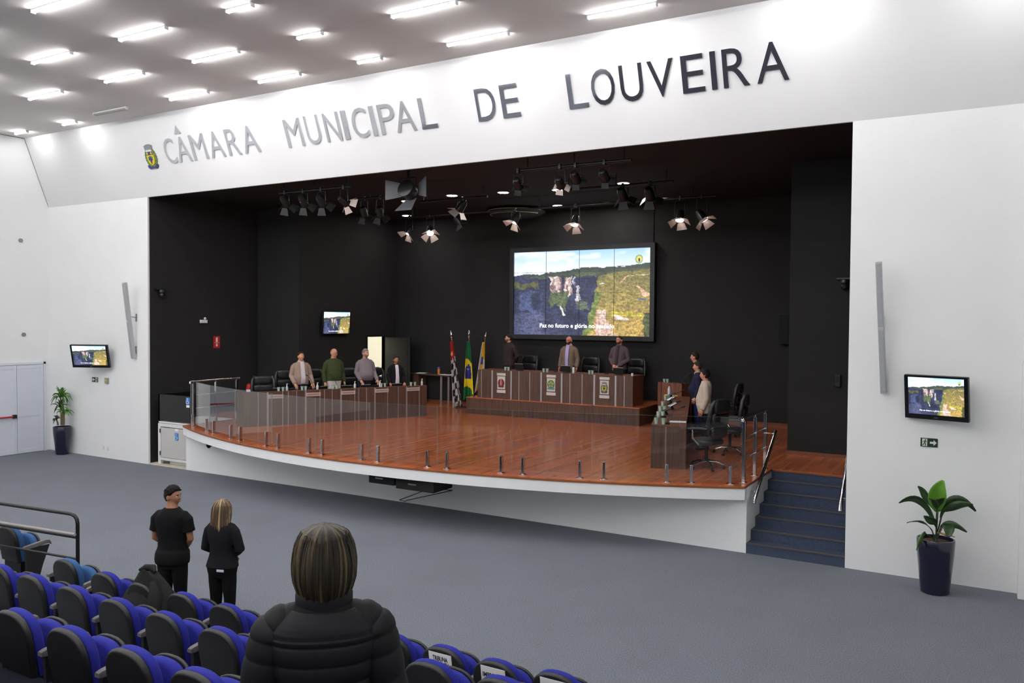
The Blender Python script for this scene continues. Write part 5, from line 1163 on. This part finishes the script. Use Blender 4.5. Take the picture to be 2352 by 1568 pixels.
def person(label, x, y, z, heading, Hgt, skin_c, hair=('short', (40, 32, 28), .016), top=None, legs=(24, 26, 36), arms='down', arms_r=None, headyaw=0, beard=None, shirt=None, glasses=False, P={}, sleeve=1.0, hem=.84, vox=.011, collar=None, tuft=None, legs_mat=None, pitch=0):
    s = Hgt / 1.755; sk = skin(skin_c); t = thing('person', label, 'person', (x, y, z), -math.radians(heading)); t.scale = (s, s, s)
    tm = top[1]; off = top[2] if len(top) > 2 else .014
    body = MB(); body.loft([torso_ring(q, 0, P) for q in np.linspace(.81, 1.62, 22)])
    for sg in (-1, 1): body.tube([(sg * .088, -.005, .9), (sg * .092, 0, .7), (sg * .095, .012, .48), (sg * .1, -.012, .3), (sg * .1, -.01, .07)], [.1, .082, .058, .05, .036], 14)
    A = {}
    for sg, nm in ((-1, arms), (1, arms_r or arms)):
        e, w_ = ARMS[nm]; k = P.get('wide', 1); kb = 1 + .25 * P.get('belly', 0) / .1
        S_ = Vector((sg * .178 * (k if not P.get('female') else .92 * k), -.014, 1.395)); E_ = Vector((sg * e[0] * (1 + (k - 1)), e[1], e[2])); Wr = Vector((sg * w_[0] * (k if abs(w_[0]) > .1 else 1), w_[1] + (.07 if w_[1] > .1 and P.get('belly', 0) > .04 else 0), w_[2] + (.012 * sg if abs(w_[0]) < .1 else 0)))
        A[sg] = (S_, E_, Wr); body.tube([Vector((sg * .09, -.014, 1.425)), S_ + Vector((-sg * .03, 0, .014)), S_ + Vector((sg * .012, 0, -.03)), S_.lerp(E_, .5), E_, E_.lerp(Wr, .4), Wr], [.045, .05, .053, .046, .038, .039, .026], 12)
    hc = Vector((0, .012, 1.634)); HM = Matrix.Translation(hc) @ Matrix.Rotation(-math.radians(headyaw), 4, 'Z') @ Matrix.Rotation(math.radians(pitch), 4, 'X')
    body.loft(sph(40, 28, head_pt), HM)
    for sg in (-1, 1): body.ball((sg * .083, -.01, -.006), (.012, .021, .033), 12, 8, HM)
    hands = MB()
    for sg in (-1, 1):
        S_, E_, Wr = A[sg]; d = (Wr - E_).normalized()
        nm = arms if sg < 0 else (arms_r or arms)
        pal = Vector((-sg, 0, 0)) if nm == 'down' else (Vector((0, -1, -.3)) if nm in ('front', 'clasp', 'cross') else (Vector((0, 1, 0)) if nm == 'behind' else Vector((0, .2, -1))))
        thb = Vector((0, 1, 0)) if nm == 'down' else (Vector((0, 0, 1)) if nm != 'desk' else Vector((-sg, 0, 0)))
        h_ = hand_mb(Wr, d, pal, thb, .5 if nm in ('front', 'clasp', 'behind', 'cross') else .3); hands.add(h_.v, h_.f)
    link('body', join_remesh('body', body, P.get('bvox', .0085), sk, 2, hands), t)
    # clothes
    g = MB(); neck_z = 1.505
    g.loft([torso_ring(q, off + (.012 if q < 1.0 and hem < .83 else 0), P) for q in np.linspace(hem, neck_z, 20)])
    for sg in (-1, 1):
        S_, E_, Wr = A[sg]
        st_ = [Vector((sg * .085, -.014, 1.43)), S_ + Vector((-sg * .03, 0, .016)), S_ + Vector((sg * .014, 0, -.032))]
        if sleeve >= 1: pth = st_ + [S_.lerp(E_, .5), E_, E_.lerp(Wr, .5), E_.lerp(Wr, .96)]; rr = [.046, .054, .059, .058, .051, .047, .04]
        else: pth = st_ + [S_.lerp(E_, .4), S_.lerp(E_, sleeve)]; rr = [.046, .054, .06, .062, .066]
        g.tube(pth, [r_ + off * .5 for r_ in rr], 12)
    link(top[0], join_remesh(top[0], g, vox, tm, 3), t)
    g = MB(); g.loft([torso_ring(q, .012, P) for q in np.linspace(.765, 1.0, 8)])
    for sg in (-1, 1): g.tube([(sg * .088, -.005, .88), (sg * .094, 0, .7), (sg * .098, .01, .46), (sg * .102, -.012, .26), (sg * .104, -.005, .06)], [.104, .094, .075, .068, .064], 14)
    link('trousers', join_remesh('trousers', g, .013, legs_mat or fabric('trousers_%d_%d_%d' % legs, legs), 2), t)
    for sg in (-1, 1):
        sh = MB().loft([[(sg * .104 + w_ * math.cos(q), yy + .0 * math.sin(q), .0 + max(0, hh * (.5 + .5 * math.sin(q)))) for q in np.linspace(0, 2 * PI, 12, endpoint=False)] for yy, w_, hh in ((-.1, .025, .06), (-.07, .04, .09), (0, .043, .1), (.07, .046, .07), (.14, .042, .055), (.18, .02, .04))])
        obj('shoe', sh, mat('shoe_black', (22, 20, 20), .4), t, smooth=60)
    # shirt showing in an open jacket
    if shirt:
        sc, w0, w1 = shirt; vs = []; fs = []; zs = np.linspace(hem + .02, 1.485, 16)
        for i, q in enumerate(zs):
            hw = np.interp(q, [hem, 1.2, 1.44, 1.485], [w0, w1, w1 * 1.0, w1 * .8]); ring = torso_ring(q, off + .012, P, 120)
            cyq = np.interp(q, TZS, TCY); front = sorted([p for p in ring if p[1] > cyq and abs(p[0]) <= hw + .02], key=lambda p: p[0])
            xs = [p[0] for p in front]; ys = [p[1] for p in front]
            for k in range(9): xx = -hw + 2 * hw * k / 8; vs.append((xx, np.interp(xx, xs, ys), q))
        for i in range(len(zs) - 1):
            for k in range(8): fs.append((i * 9 + k, i * 9 + k + 1, (i + 1) * 9 + k + 1, (i + 1) * 9 + k))
        o = obj('shirt', MB().add(vs, fs), fabric('shirt_%d_%d_%d' % sc, sc, 40, .04), t, smooth=60); so = o.modifiers.new('t', 'SOLIDIFY'); so.thickness = .012; so.offset = 1
    if collar:
        cm = fabric('collar_%d_%d_%d' % collar, collar, 40, .04); cb = MB()
        ri = [[(r_ * 1.05 * math.cos(a), -.012 + r_ * math.sin(a) + .012, zz + .018 * -math.sin(a)) for a in np.linspace(0, 2 * PI, 22, endpoint=False)] for r_, zz in ((.092, 1.475), (.083, 1.5), (.074, 1.53), (.066, 1.53), (.066, 1.48))]
        obj('collar', cb.loft(ri, caps=False), cm, t, smooth=60)
    # face and hair
    for sg in (-1, 1):
        ey = obj('eye', MB().ball((sg * .029, .0785, .006), (.0125, .009, .0075), 12, 8, HM), eye_w, t, smooth=80); obj('iris', MB().ball((sg * .029, .0862, .006), (.0055, .0025, .0055), 10, 6, HM), eye_d, ey, smooth=80)
    hcol = hair[1] if hair else (60, 48, 40); hm = hair[3] if hair and len(hair) > 3 else mat('hair_%d_%d_%d' % hcol, hcol, .65, spec=.18, noise_s=40, noise_a=.3, stretch=(1, 1, .2), bump=.4, bump_s=70)
    for sg in (-1, 1): obj('eyebrow', MB().tube([HM @ Vector((sg * .012, .096, .026)), HM @ Vector((sg * .03, .095, .031)), HM @ Vector((sg * .046, .084, .026))], [.003, .004, .002], 6), hm, t)
    obj('mouth', MB().ball((0, .0955, -.056), (.021, .006, .0065), 14, 8, HM), lip_m, t, smooth=80)
    if hair: 
        hb = MB().loft(hair_shell(hair[0], hair[2]), HM)
        if tuft: tuft(hb, HM)
        obj('hair', hb, hm, t, smooth=80)
    if beard: obj('beard', MB().loft(beard_shell(beard[1]), HM), mat('beard_%d_%d_%d' % beard[0], beard[0], .7, noise_s=60, noise_a=.3), t, smooth=80)
    if glasses:
        gl = MB()
        for sg in (-1, 1):
            gl.tube([HM @ Vector((sg * .031 + .02 * math.cos(a), .102, .004 + .015 * math.sin(a))) for a in np.linspace(0, 2 * PI, 17)], .0022, 6); gl.tube([HM @ Vector((sg * .051, .1, .008)), HM @ Vector((sg * .08, .0, .008))], .002, 6)
        gl.tube([HM @ Vector((-.011, .103, .006)), HM @ Vector((.011, .103, .006))], .002, 6); obj('glasses', gl, matt_black, t)
    return t
def by_line(px, py, O, D, z0):
    q = online(px, py, O, D); return q.x, q.y, q.z - z0
BH = 1.06
O2 = OL - NL * BH
fair = (206, 150, 124); tan_ = (186, 128, 100); brown = (150, 100, 76)
x, y, h_ = by_line(691, 808, O2, DL, HS)
person('person in beige jacket over a pale shirt, standing at the left desk', x, y, HS, hdL - 2, h_, (202, 146, 108), ('short', (58, 46, 38), .012), ('jacket', fabric('beige_jacket', (160, 136, 124)), .022), (34, 38, 60), 'desk', 'desk', -8, None, ((206, 198, 202), .06, .055), False, {'belly': .05, 'wide': 1.05}, hem=.9, collar=(200, 192, 196), pitch=12)
x, y, h_ = by_line(766.5, 800, O2, DL, HS)
person('person in dark green sweater and white trousers at the left desk', x, y, HS, hdL - 6, h_, fair, None, ('sweater', fabric('green_sweater', (62, 72, 42)), .02), (214, 208, 206), 'down', 'down', -30, None, None, True, {'belly': .04, 'wide': 1.08}, hem=.93)
x, y, h_ = by_line(839, 801, O2, DL, HS)
person('grey-haired person in a grey sweater at the left desk', x, y, HS, hdL - 4, h_, fair, ('short', (128, 124, 122), .013), ('sweater', fabric('grey_sweater', (134, 124, 130)), .018), (40, 40, 48), 'desk', 'desk', -20, ((150, 120, 104), .005), None, False, {'belly': .08, 'wide': 1.04}, hem=.92)
x, y, h_ = by_line(909, 817, O2, DL, HS)
person('person in black blazer over a white shirt at the far end of the left desk', x, y, HS, hdL + 6, h_, tan_, ('full', (58, 46, 42), .022), ('blazer', fabric('black_blazer', (26, 25, 28)), .022), (24, 24, 28), 'desk', 'desk', -6, None, ((226, 218, 226), .065, .05), False, {'female': 1, 'belly': .03}, hem=.82)
yd = 7.12
q = at(1169, 767, 1, yd); person('person in dark brown zipped jacket on the dais, left of three, arms behind back', q.x, yd, HD, 200, q.z - HD, fair, ('short', (44, 36, 32), .018), ('jacket', fabric('dark_brown_jacket', (58, 46, 46), 60), .022), (34, 28, 30), 'behind', 'behind', 32, ((120, 88, 72), .003), None, False, {'wide': 1.02}, hem=.84, collar=(52, 42, 42))
q = at(1307.5, 772, 1, yd); person('bald bearded person in tan blazer over lilac shirt, centre of the dais', q.x, yd, HD, 178, q.z - HD, (206, 132, 112), None, ('blazer', fabric('tan_blazer', (122, 104, 90)), .022), (104, 100, 92), 'down', 'down', 6, ((70, 50, 44), .007), ((182, 166, 214), .04, .05), True, {'wide': 1.05, 'belly': .02}, hem=.84, collar=(178, 160, 214))
q = at(1423.5, 771, 1, yd); person('bearded person in purple brown jacket, hands clasped, right of three on the dais', q.x, yd, HD, 186, q.z - HD, (206, 136, 114), ('short', (70, 52, 44), .006), ('jacket', fabric('purple_brown_jacket', (90, 76, 82), 60), .022), (40, 36, 40), 'front', 'front', 14, ((96, 68, 56), .006), ((66, 58, 62), .03, .035), False, {'wide': 1.06, 'belly': .04}, hem=.86, collar=(84, 70, 76))
hL_ = math.degrees(math.atan2(-NR.x, -NR.y)); hL_ = 253
q = at(1620, 848, 2, HS + 1.66); person('person in cream jacket with dark hair, nearest at the right desk', q.x, q.y, HS, hL_, 1.66, (196, 136, 108), ('full', (34, 28, 26), .024), ('jacket', fabric('cream_jacket', (192, 176, 160)), .026), (30, 32, 46), 'down', 'down', 4, None, None, False, {'belly': .06, 'wide': 1.06}, hem=.8)
q = at(1603, 831, 2, HS + 1.69); person('person in navy sweater, middle of three at the right desk', q.x, q.y, HS, hL_, 1.69, fair, ('short', (62, 52, 46), .014), ('sweater', fabric('navy_sweater', (38, 40, 66)), .018), (58, 70, 130), 'down', 'down', 0, None, None, False, {'belly': .1, 'wide': 1.06}, hem=.88, collar=(190, 176, 150))
q = at(1597, 809, 1, 7.35); person('person in dark suit at the lectern microphone', q.x, 7.35, HS, 262, q.z - HS, (206, 140, 118), ('short', (52, 40, 34), .015), ('suit_jacket', fabric('dark_suit', (34, 28, 30)), .022), (28, 26, 28), 'down', 'down', 0, None, None, False, {}, hem=.8)

# ================================================================== AUDIENCE SEATS
def arch(w_, h_, r=.75, n=16):
    """outline of a seat back: straight sides, rounded top"""
    pts = [(-w_ / 2 * .93, 0), (w_ / 2 * .93, 0)]
    zr = h_ - w_ * .46
    for i in range(n + 1):
        a = PI * i / n; pts.append((w_ / 2 * math.copysign(abs(math.cos(a)) ** .8, math.cos(a)), zr + (h_ - zr) * abs(math.sin(a)) ** .85))
    return pts
def cushion(w_, h_, th, M, edge=.03, n=4, taper=.0):
    """padded slab with rounded rim, outline in local x, z; thickness along y"""
    rings = []
    for k in range(n + 1):
        a = PI / 2 * k / n; rings.append((-th / 2 + edge * (1 - math.sin(a)), 1 - 2 * edge * (1 - math.cos(a)) / w_ if False else edge * (1 - math.cos(PI / 2 - a))))
    prof = [(-th / 2 + edge * (1 - math.cos(PI / 2 * k / n)), edge * (1 - math.sin(PI / 2 * k / n))) for k in range(n + 1)]
    prof = prof[::1]; prof2 = [(-y_, i_) for y_, i_ in reversed(prof)]
    R = []
    for y_, ins in prof + prof2:
        o_ = arch(w_ - 2 * ins, h_ - 1.2 * ins); R.append([M @ Vector((x_, y_, z_ + ins * .3)) for x_, z_ in o_])
    R2 = []
    return MB().loft(R)
def seat_parts(fab):
    P = []
    lean = Matrix.Rotation(math.radians(9), 4, 'X')
    Mb = Matrix.Translation((0, 0, .36)) @ lean
    P.append(('back_shell', cushion(.455, .50, .055, Mb @ Matrix.Translation((0, -.01, 0)), .026).mesh('back_shell', shell_black, 60)))
    P.append(('back_cushion', cushion(.46, .487, .08, Mb @ Matrix.Translation((0, .052, -.0)), .034).mesh('back_cushion', fab, 60)))
    Ms = Matrix.Translation((0, .165, .37)) @ Matrix.Rotation(math.radians(-8), 4, 'X')
    P.append(('seat_cushion', cushion(.5, .33, .1, Ms, .045).mesh('seat_cushion', fab, 60)))
    P.append(('seat_pan', cushion(.49, .325, .03, Ms @ Matrix.Translation((0, .062, .012)), .013).mesh('seat_pan', shell_black, 60)))
    P.append(('foot', MB().bb(-.2, .2, .0, .1, .2, .4).bb(-.04, .04, -.02, .12, 0, .2).bb(-.12, .12, -.06, .2, 0, .02).mesh('foot', black_metal)))
    return P
def arm_parts():
    a = MB().loft([[(x_ * w_ , y_, z_ + h_ * hz) for x_, h_ in ((-1, 0), (1, 0), (1, .7), (.8, 1), (-.8, 1), (-1, .7))] for y_, z_, w_, hz in ((-.06, .575, .026, .03), (-.03, .57, .03, .045), (.1, .58, .032, .05), (.25, .6, .032, .05), (.3, .595, .028, .045), (.325, .57, .02, .03))])
    pn = MB().prism([(-.05, .02), (.12, .02), (.2, .3), (.3, .575), (-.03, .572), (-.02, .3)], -.018, .018, Matrix(((0, 0, 1, 0), (1, 0, 0, 0), (0, 1, 0, 0), (0, 0, 0, 1))))
    return a.mesh('arm_pad', arm_grey, 60), pn.mesh('arm_panel', arm_side)
SP = seat_parts(blue_fabric); SPL = seat_parts(lblue_fabric); AP = arm_parts()
SW = {}
def seat(x, y, z, label, group=None, light=False, pitch=.66, arms=(1,), rz=0, wide=1.0):
    t = thing('auditorium_seat', label, 'seat', (x, y, z), rz, group)
    for nm, me in (SPL if light else SP):
        o = link(nm, me, t)
    for sg in arms:
        o = link('armrest', AP[0], t, (sg * pitch / 2, 0, 0)); link('arm_panel', AP[1], o)
    return t
# apex pixels of the seat backs, by row
TOPZ = .866
def seat_at(px, py, zf):
    p = at(px, py, 2, zf + TOPZ); return p.x, p.y + .06, zf
RA = [(250, 1309), (415, 1359), (515, 1386), (606, 1413)]
RB = [(5, 1292), (75, 1316), (165, 1343), (265, 1372), (370, 1405), (490, 1443), (600, 1482)]
RC = [(35, 1395), (155, 1437), (300, 1482), (440, 1538)]
def row_line(pts, zf):
    q = [seat_at(a, b, zf) for a, b in pts]; return q
def fit_y(q, a=1): return sum(p[1] for p in q) / len(q)
qa = row_line(RA, 0); ya = fit_y(qa); qb = row_line(RB[:6], RISE); yb = fit_y(qb); qc = row_line(RC, 2 * RISE); yc = fit_y(qc)
pit = (qa[2][0] - qa[0][0]) / 3.0
xs_a = [qa[0][0] + pit * k for k in range(5)]
for k, x in enumerate(xs_a):
    lab = ['blue seat in the front row beside the light blue seat', 'blue seat under the dark coat in the front row', 'blue seat in the front row just right of the dark coat', 'blue seat in the front row, second right of the coat', 'blue seat in the front row partly hidden by the quilted jacket'][k]
    seat(x, ya, 0, lab, 'front row seats', pitch=pit, arms=(1, -1) if k == 0 else (1,))
xh = (xs_a[-1] + pit)
RA2 = [(899, 1453), (1018, 1481), (1139, 1513), (1277, 1540)]
qa2 = row_line(RA2, 0); pit2 = (qa2[3][0] - qa2[0][0]) / 3
sgn = [None, 'TRIBUNA\nDE HONRA', 'IMPRENSA', 'IMPRENSA']
for k, (x, y, z) in enumerate(qa2):
    lab = ['blue front row seat half hidden by the quilted jacket, cream card on its back', 'blue front row seat with a reserved sign reading TRIBUNA DE HONRA', 'blue front row seat with an IMPRENSA sign, left of two', 'blue front row seat with an IMPRENSA sign at the picture bottom, right of two'][k]
    t = seat(x, y, z, lab, 'front row seats', pitch=pit2, arms=(1,) if k else (1, -1))
    lean = Matrix.Translation((0, 0, .36)) @ Matrix.Rotation(math.radians(9), 4, 'X')
    Mf = lean @ frame((0, -.041, .385), (1, 0, 0), (0, 0, 1))
    sw, sh = (.245, .155) if k else (.2, .14)
    s_ = obj('reserved_card', MB().bb(-sw / 2 + (.0 if k else .03), sw / 2 + (0 if k else .03), -sh / 2, sh / 2, 0, .003, Mf), paper if k else mat('cream_card', (222, 214, 170), .7), t)
    if sgn[k]: text('lettering', sgn[k], ink, s_, sw * (.8 if k == 1 else .86), sh * (.62 if k == 1 else .3), Mf @ Matrix.Translation((0, 0, .004)), .001, .012)
for k, (x, y, z) in enumerate(qb):
    seat(x, yb, z, 'blue seat in the second row, %s from the left edge' % ordn[k], 'second row seats', pitch=(qb[5][0] - qb[1][0]) / 4, arms=(1, -1) if k == 0 else (1,))
x6 = qb[5][0] + (qb[5][0] - qb[1][0]) / 4
seat(x6, yb, RISE, 'blue seat in the second row touching the quilted jacket on its left', 'second row seats', pitch=pit)
for k, (px, py) in enumerate(((985, 1515), (1150, 1553))):
    x, y, z = seat_at(px, py, RISE); seat(x, y, z, 'blue second row seat right of the quilted jacket, %s of two' % ['left', 'right'][k], 'second row seats', pitch=pit2, arms=(1, -1) if k == 0 else (1,))
for k, (x, y, z) in enumerate(qc):
    seat(x, yc, z, 'blue seat in the nearest row, %s from the left edge' % ordn[k], 'nearest row seats', pitch=(qc[3][0] - qc[0][0]) / 3, arms=(1, -1) if k == 0 else (1,))
# the two light blue wide seats
x, y, z = seat_at(150, 1281, 0); seat(x, y, z, 'light blue wide seat in front of the black railing post', None, True, .74, (1, -1))
x, y, z = seat_at(18, 1206, 0); tw = seat(x, y, z, 'light blue wide seat seen behind the railing bars at the left edge', None, True, .74, (1,)); LS = (x, y)
# coat over a front row seat
cx_ = xs_a[1]; cb = MB(); rs = random.Random(5); R = []
for i in range(22):
    a = i / 21; ring = []
    z_ = .985 - .66 * a; wx = .15 + .2 * math.sin(min(1, a * 1.7) * PI / 2) + .1 * a; wy = .06 + .15 * min(1, a * 1.6)
    for j in range(40):
        q = 2 * PI * j / 40; f_ = 1 + (.05 + .09 * a) * noise.noise(Vector((math.cos(q) * 2.2, math.sin(q) * 2.2, a * 2.5))) + .05 * a * math.sin(q * 7 + a * 3)
        ring.append((wx * f_ * math.cos(q) + .05 * a, .03 + wy * f_ * math.sin(q) + .02 * math.sin(a * 6), z_ - .05 * abs(math.cos(q)) * (1 - a) + .012 * math.sin(3 * q + 5 * a)))
    R.append(ring)
cb.loft(R)
coat = thing('coat', 'dark coat draped over a front row seat beside the young person', 'coat', (cx_, ya, 0)); cloth_b = fabric('coat_black', (34, 33, 32), 30, .1, .8)
obj('coat_body', cb, cloth_b, coat, smooth=70)
obj('coat_collar', MB().tube([(-.1, -.02, .965), (-.05, .03, .99), (.05, .05, .995), (.13, .02, .97)], [.012, .036, .04, .014], 12), cloth_b, coat, smooth=70)
obj('coat_sleeve', MB().tube([(.16, -.03, .88), (.25, -.07, .75), (.3, -.1, .55), (.31, -.1, .4)], [.03, .075, .072, .05], 16), cloth_b, coat, smooth=70)
# railing at the left
q0 = at(178, 1182, 2, 1.2); pr_ = thing('aisle_railing', 'black tube railing with a grey handrail at the lower left edge', 'railing', (q0.x, q0.y, 0))
o = Vector((q0.x, q0.y, 0)); e = at(-60, 1147, 2, 1.2) - o; dr = Vector((e.x, e.y, 0)); ld = dr.length; dr.normalize()
def lv(px, py, pos): return online(px, py, (o.x, o.y), (dr.x, dr.y)).z
ztop = 1.2; Ms_ = .024
R_ = [(Vector((0, 0, 0)))]
crn = [Vector((0, 0, ztop - .12)), Vector((0, 0, ztop - .06)) + dr * .012, Vector((0, 0, ztop - .02)) + dr * .05, Vector((0, 0, ztop)) + dr * .12]
obj('frame', MB().tube([Vector((0, 0, 0))] + crn + [dr * ld + Vector((0, 0, ztop))], Ms_, 12), black_metal, pr_, smooth=60)
zr = lv(170, 1233, 0); zl = lv(175, 1283, 0); zg = lv(180, 1224, 0)
obj('rail', MB().tube([Vector((0, 0, zr)), dr * ld + Vector((0, 0, zr))], .018, 10), black_metal, pr_, smooth=60)
obj('rail', MB().tube([Vector((0, 0, zl)), dr * ld + Vector((0, 0, zl))], .016, 10), black_metal, pr_, smooth=60)
dn_ = Vector((dr.y, -dr.x, 0)); dn_ = dn_ if dn_.dot(CAM - o) > 0 else -dn_
obj('handrail', MB().tube([dn_ * .07 - dr * .04 + Vector((0, 0, zg)), dn_ * .07 + dr * ld + Vector((0, 0, zg))], .02, 12).tube([dn_ * .07 + dr * .2 + Vector((0, 0, zg)), dr * .2 + Vector((0, 0, zg - .03))], .008, 6), mat('handrail_grey', (150, 146, 142), .45, noise_s=10, noise_a=.05), pr_, smooth=60)
obj('far_post', MB().tube([dr * ld, dr * ld + Vector((0, 0, ztop))], Ms_, 12), black_metal, pr_, smooth=60)

# ================================================================== AUDIENCE PEOPLE
H1 = 1.74; q = at(396, 1117, 2, H1)
def curls(hb, HM):
    rs = random.Random(2)
    for i in range(90):
        a = rs.uniform(0, 2 * PI); el = rs.uniform(.4, 1.5); d = Vector((math.cos(a) * math.cos(el), math.sin(a) * math.cos(el), math.sin(el)))
        if d.y > .55 and d.z < .6: continue
        p = head_pt(d) + d * .016; hb.ball(tuple(p), (.014, .014, .01), 7, 5, HM)
person('young person in black t-shirt standing by the front row, head turned right', q.x, q.y, 0, -22, H1, (160, 112, 84), ('short', (26, 22, 20), .02), ('t_shirt', fabric('black_tee', (19, 19, 21), 60), .018), (17, 17, 19), 'low', 'low', 98, None, None, False, {'wide': 1.06, 'bvox': .0065}, sleeve=.66, hem=.82, vox=.009, tuft=curls)
hair_m = attr_mat('streaked_hair', 0, .5); hair_m.node_tree.nodes['Principled BSDF'].inputs['Specular IOR Level'].default_value = .3
def streak(o, hy, dark, light, fr=7.0, amt=1.0):
    """strand by strand colour round the crown of the head"""
    me = o.data; a = me.color_attributes.new('picture', 'FLOAT_COLOR', 'POINT'); D = np.array(lin(dark)); Lh = np.array(lin(light)); c = np.ones((len(me.vertices), 4), np.float32)
    M = (Matrix.Translation((0, .012, 1.634)) @ Matrix.Rotation(-math.radians(hy), 4, 'Z')).inverted()
    for i, v in enumerate(me.vertices):
        p = M @ v.co; q = math.atan2(p.x, p.y + .012); r_ = 1.0
        n_ = noise.noise(Vector((math.cos(q) * fr, math.sin(q) * fr, p.z * 2.2))) + .6 * noise.noise(Vector((math.cos(q) * fr * 3, math.sin(q) * fr * 3, p.z * 3 + 7)))
        k = sm(.0, .62, n_) * amt; c[i, :3] = D * (1 - k) + Lh * k
    a.data.foreach_set('color', c.ravel())
def hair_fall(hb, HM, prof, gap, seed, strands, ridge=.004):
    """hair hanging round the back of the head; prof: (z, rx, ry, cy); gap: half angle left open at the face"""
    n = 64; rows_ = []; zs = np.linspace(prof[0][0], prof[-1][0], 34); rs = random.Random(seed); ph = [rs.uniform(0, 6) for _ in range(4)]
    P_ = np.array(prof); 
    def pt(a, z, off=0):
        o_ = np.argsort(P_[:, 0]); rx, ry, cy = (np.interp(z, P_[o_, 0], P_[o_, k]) for k in (1, 2, 3))
        w_ = ridge * (math.sin(a * 23 + ph[0] + z * 6) + .7 * math.sin(a * 41 + ph[1]) + .6 * math.sin(a * 9 + ph[2] + z * 10)); rr = 1 + 0
        return Vector(((rx + w_ + off) * math.sin(a), cy + (ry + w_ + off) * math.cos(a), z))
    A = np.linspace(gap, 2 * PI - gap, n); outer = [[pt(a, z) for a in A] for z in zs]; inner = [[pt(a, z, -.02) for a in A] for z in zs]
    hb.loft([o_ + i_[::-1] for o_, i_ in zip(outer, inner)], HM)
    for i in range(strands):
        a = rs.uniform(gap, 2 * PI - gap); z0 = rs.uniform(prof[0][0] - .02, prof[0][0] - .1); z1 = prof[-1][0] + rs.uniform(-.012, .03); a2 = a + rs.uniform(-.08, .08)
        hb.tube([pt(a + (a2 - a) * k / 7, z0 + (z1 - z0) * k / 7, .002 + .001 * math.sin(k)) for k in range(8)], [.0012, .0022, .0024, .0024, .0022, .002, .0018, .0008], 5, HM)
H2 = 1.61; q = at(511, 1149, 2, H2)
def longhair(hb, HM): hair_fall(hb, HM, [(.13, .02, .03, -.015), (.112, .072, .085, -.012), (.065, .104, .118, -.01), (0, .114, .126, -.014), (-.1, .126, .122, -.024), (-.18, .138, .11, -.037), (-.25, .136, .092, -.05), (-.3, .12, .075, -.056)], .7, 4, 160)
tb = person('person with long streaked blonde hair in a black blazer by the front row', q.x, q.y, 0, -18, H2, (196, 146, 120), ('full', (84, 66, 50), .02, hair_m), ('blazer', fabric('black_blazer', (26, 25, 28)), .024), (14, 14, 16), 'clasp', 'clasp', 30, None, None, False, {'female': 1, 'bvox': .0065}, hem=.9, vox=.009, tuft=longhair)
streak([o_ for o_ in COL.objects if o_.parent == tb and o_.name.startswith('hair')][0], 30, (92, 74, 56), (186, 162, 122), 6)
obj('phone', MB().box((.06, -.155, .885), (.1, .012, .03)), mat('phone_pale', (196, 206, 222), .4), tb, bev=.003)
# foreground person in a quilted jacket
dpt = 2.82; r_ = ray(745, 1207); q = CAM + r_ * dpt
zf = 4 * RISE; H3 = q.z - zf - .012
def bob(hb, HM): hair_fall(hb, HM, [(.14, .012, .02, -.012), (.134, .05, .065, -.012), (.11, .088, .104, -.01), (.06, .108, .124, -.008), (0, .117, .13, -.01), (-.06, .116, .124, -.014), (-.105, .1, .106, -.018), (-.145, .076, .08, -.02)], .8, 9, 520, .0022)
hd3 = math.degrees(math.atan2(q.x - CAM.x, q.y - CAM.y))
def puffer(t, P):
    m = fabric('quilted_black', (21, 21, 24), 50, .08, .6); s_ = .067 / (H3 / 1.755); vs = MB(); R = []
    zs = np.linspace(.72, 1.47, 210)
    for z_ in zs:
        f_ = abs(math.sin(PI * (z_ - 1.43) / s_)) ** .55; o_ = .026 + .009 * f_
        if z_ > 1.38: o_ = .03 - .012 * max(0, (z_ - 1.42) / .05)
        R.append(torso_ring(z_, o_ , P, 72))
    vs.loft(R)
    for sg in (-1, 1):
        pth = [Vector(p) for p in ((sg * .07, -.016, 1.432), (sg * .15, -.016, 1.412), (sg * .19, -.016, 1.37), (sg * .215, -.02, 1.27), (sg * .242, -.02, 1.13), (sg * .262, .02, 1.0))]; N_ = 120; Q = []; rr = []
        for i in range(N_ + 1):
            a = i / N_ * 5; k = min(4, int(a)); Q.append(pth[k].lerp(pth[k + 1], a - k)); f_ = abs(math.sin(PI * i / N_ * 7)) ** .6; rr.append(np.interp(i / N_, [0, .2, .4, 1], [.052, .066, .078, .07]) + .006 * f_)
        vs.tube(Q, rr, 28)
    obj('quilted_jacket', vs, m, t, smooth=60)
    ck = [[(rx_ * math.cos(a), -.01 + ry_ * math.sin(a), zz) for a in np.linspace(0, 2 * PI, 40, endpoint=False)] for rx_, ry_, zz in ((.098, .09, 1.435), (.104, .094, 1.46), (.107, .096, 1.49), (.107, .096, 1.515), (.1, .09, 1.532), (.088, .08, 1.536), (.08, .072, 1.52), (.08, .072, 1.46))]
    obj('jacket_collar', MB().loft(ck, caps=False), m, t, smooth=70)
P3 = {'wide': 1.02, 'bvox': .0075}
t3 = person('person with brown bob in black quilted jacket, seen from behind in the foreground', q.x, q.y, zf, hd3 + 2, H3, (190, 140, 116), ('full', (52, 42, 34), .02, hair_m), ('sweater', fabric('inner_sweater_black', (20, 20, 22)), .012), (22, 24, 34), 'down', 'down', 0, None, None, False, P3, hem=.86, tuft=bob)
puffer(t3, P3)
streak([o_ for o_ in COL.objects if o_.parent == t3 and o_.name.startswith('hair')][0], 0, (34, 28, 23), (92, 80, 54), 7)
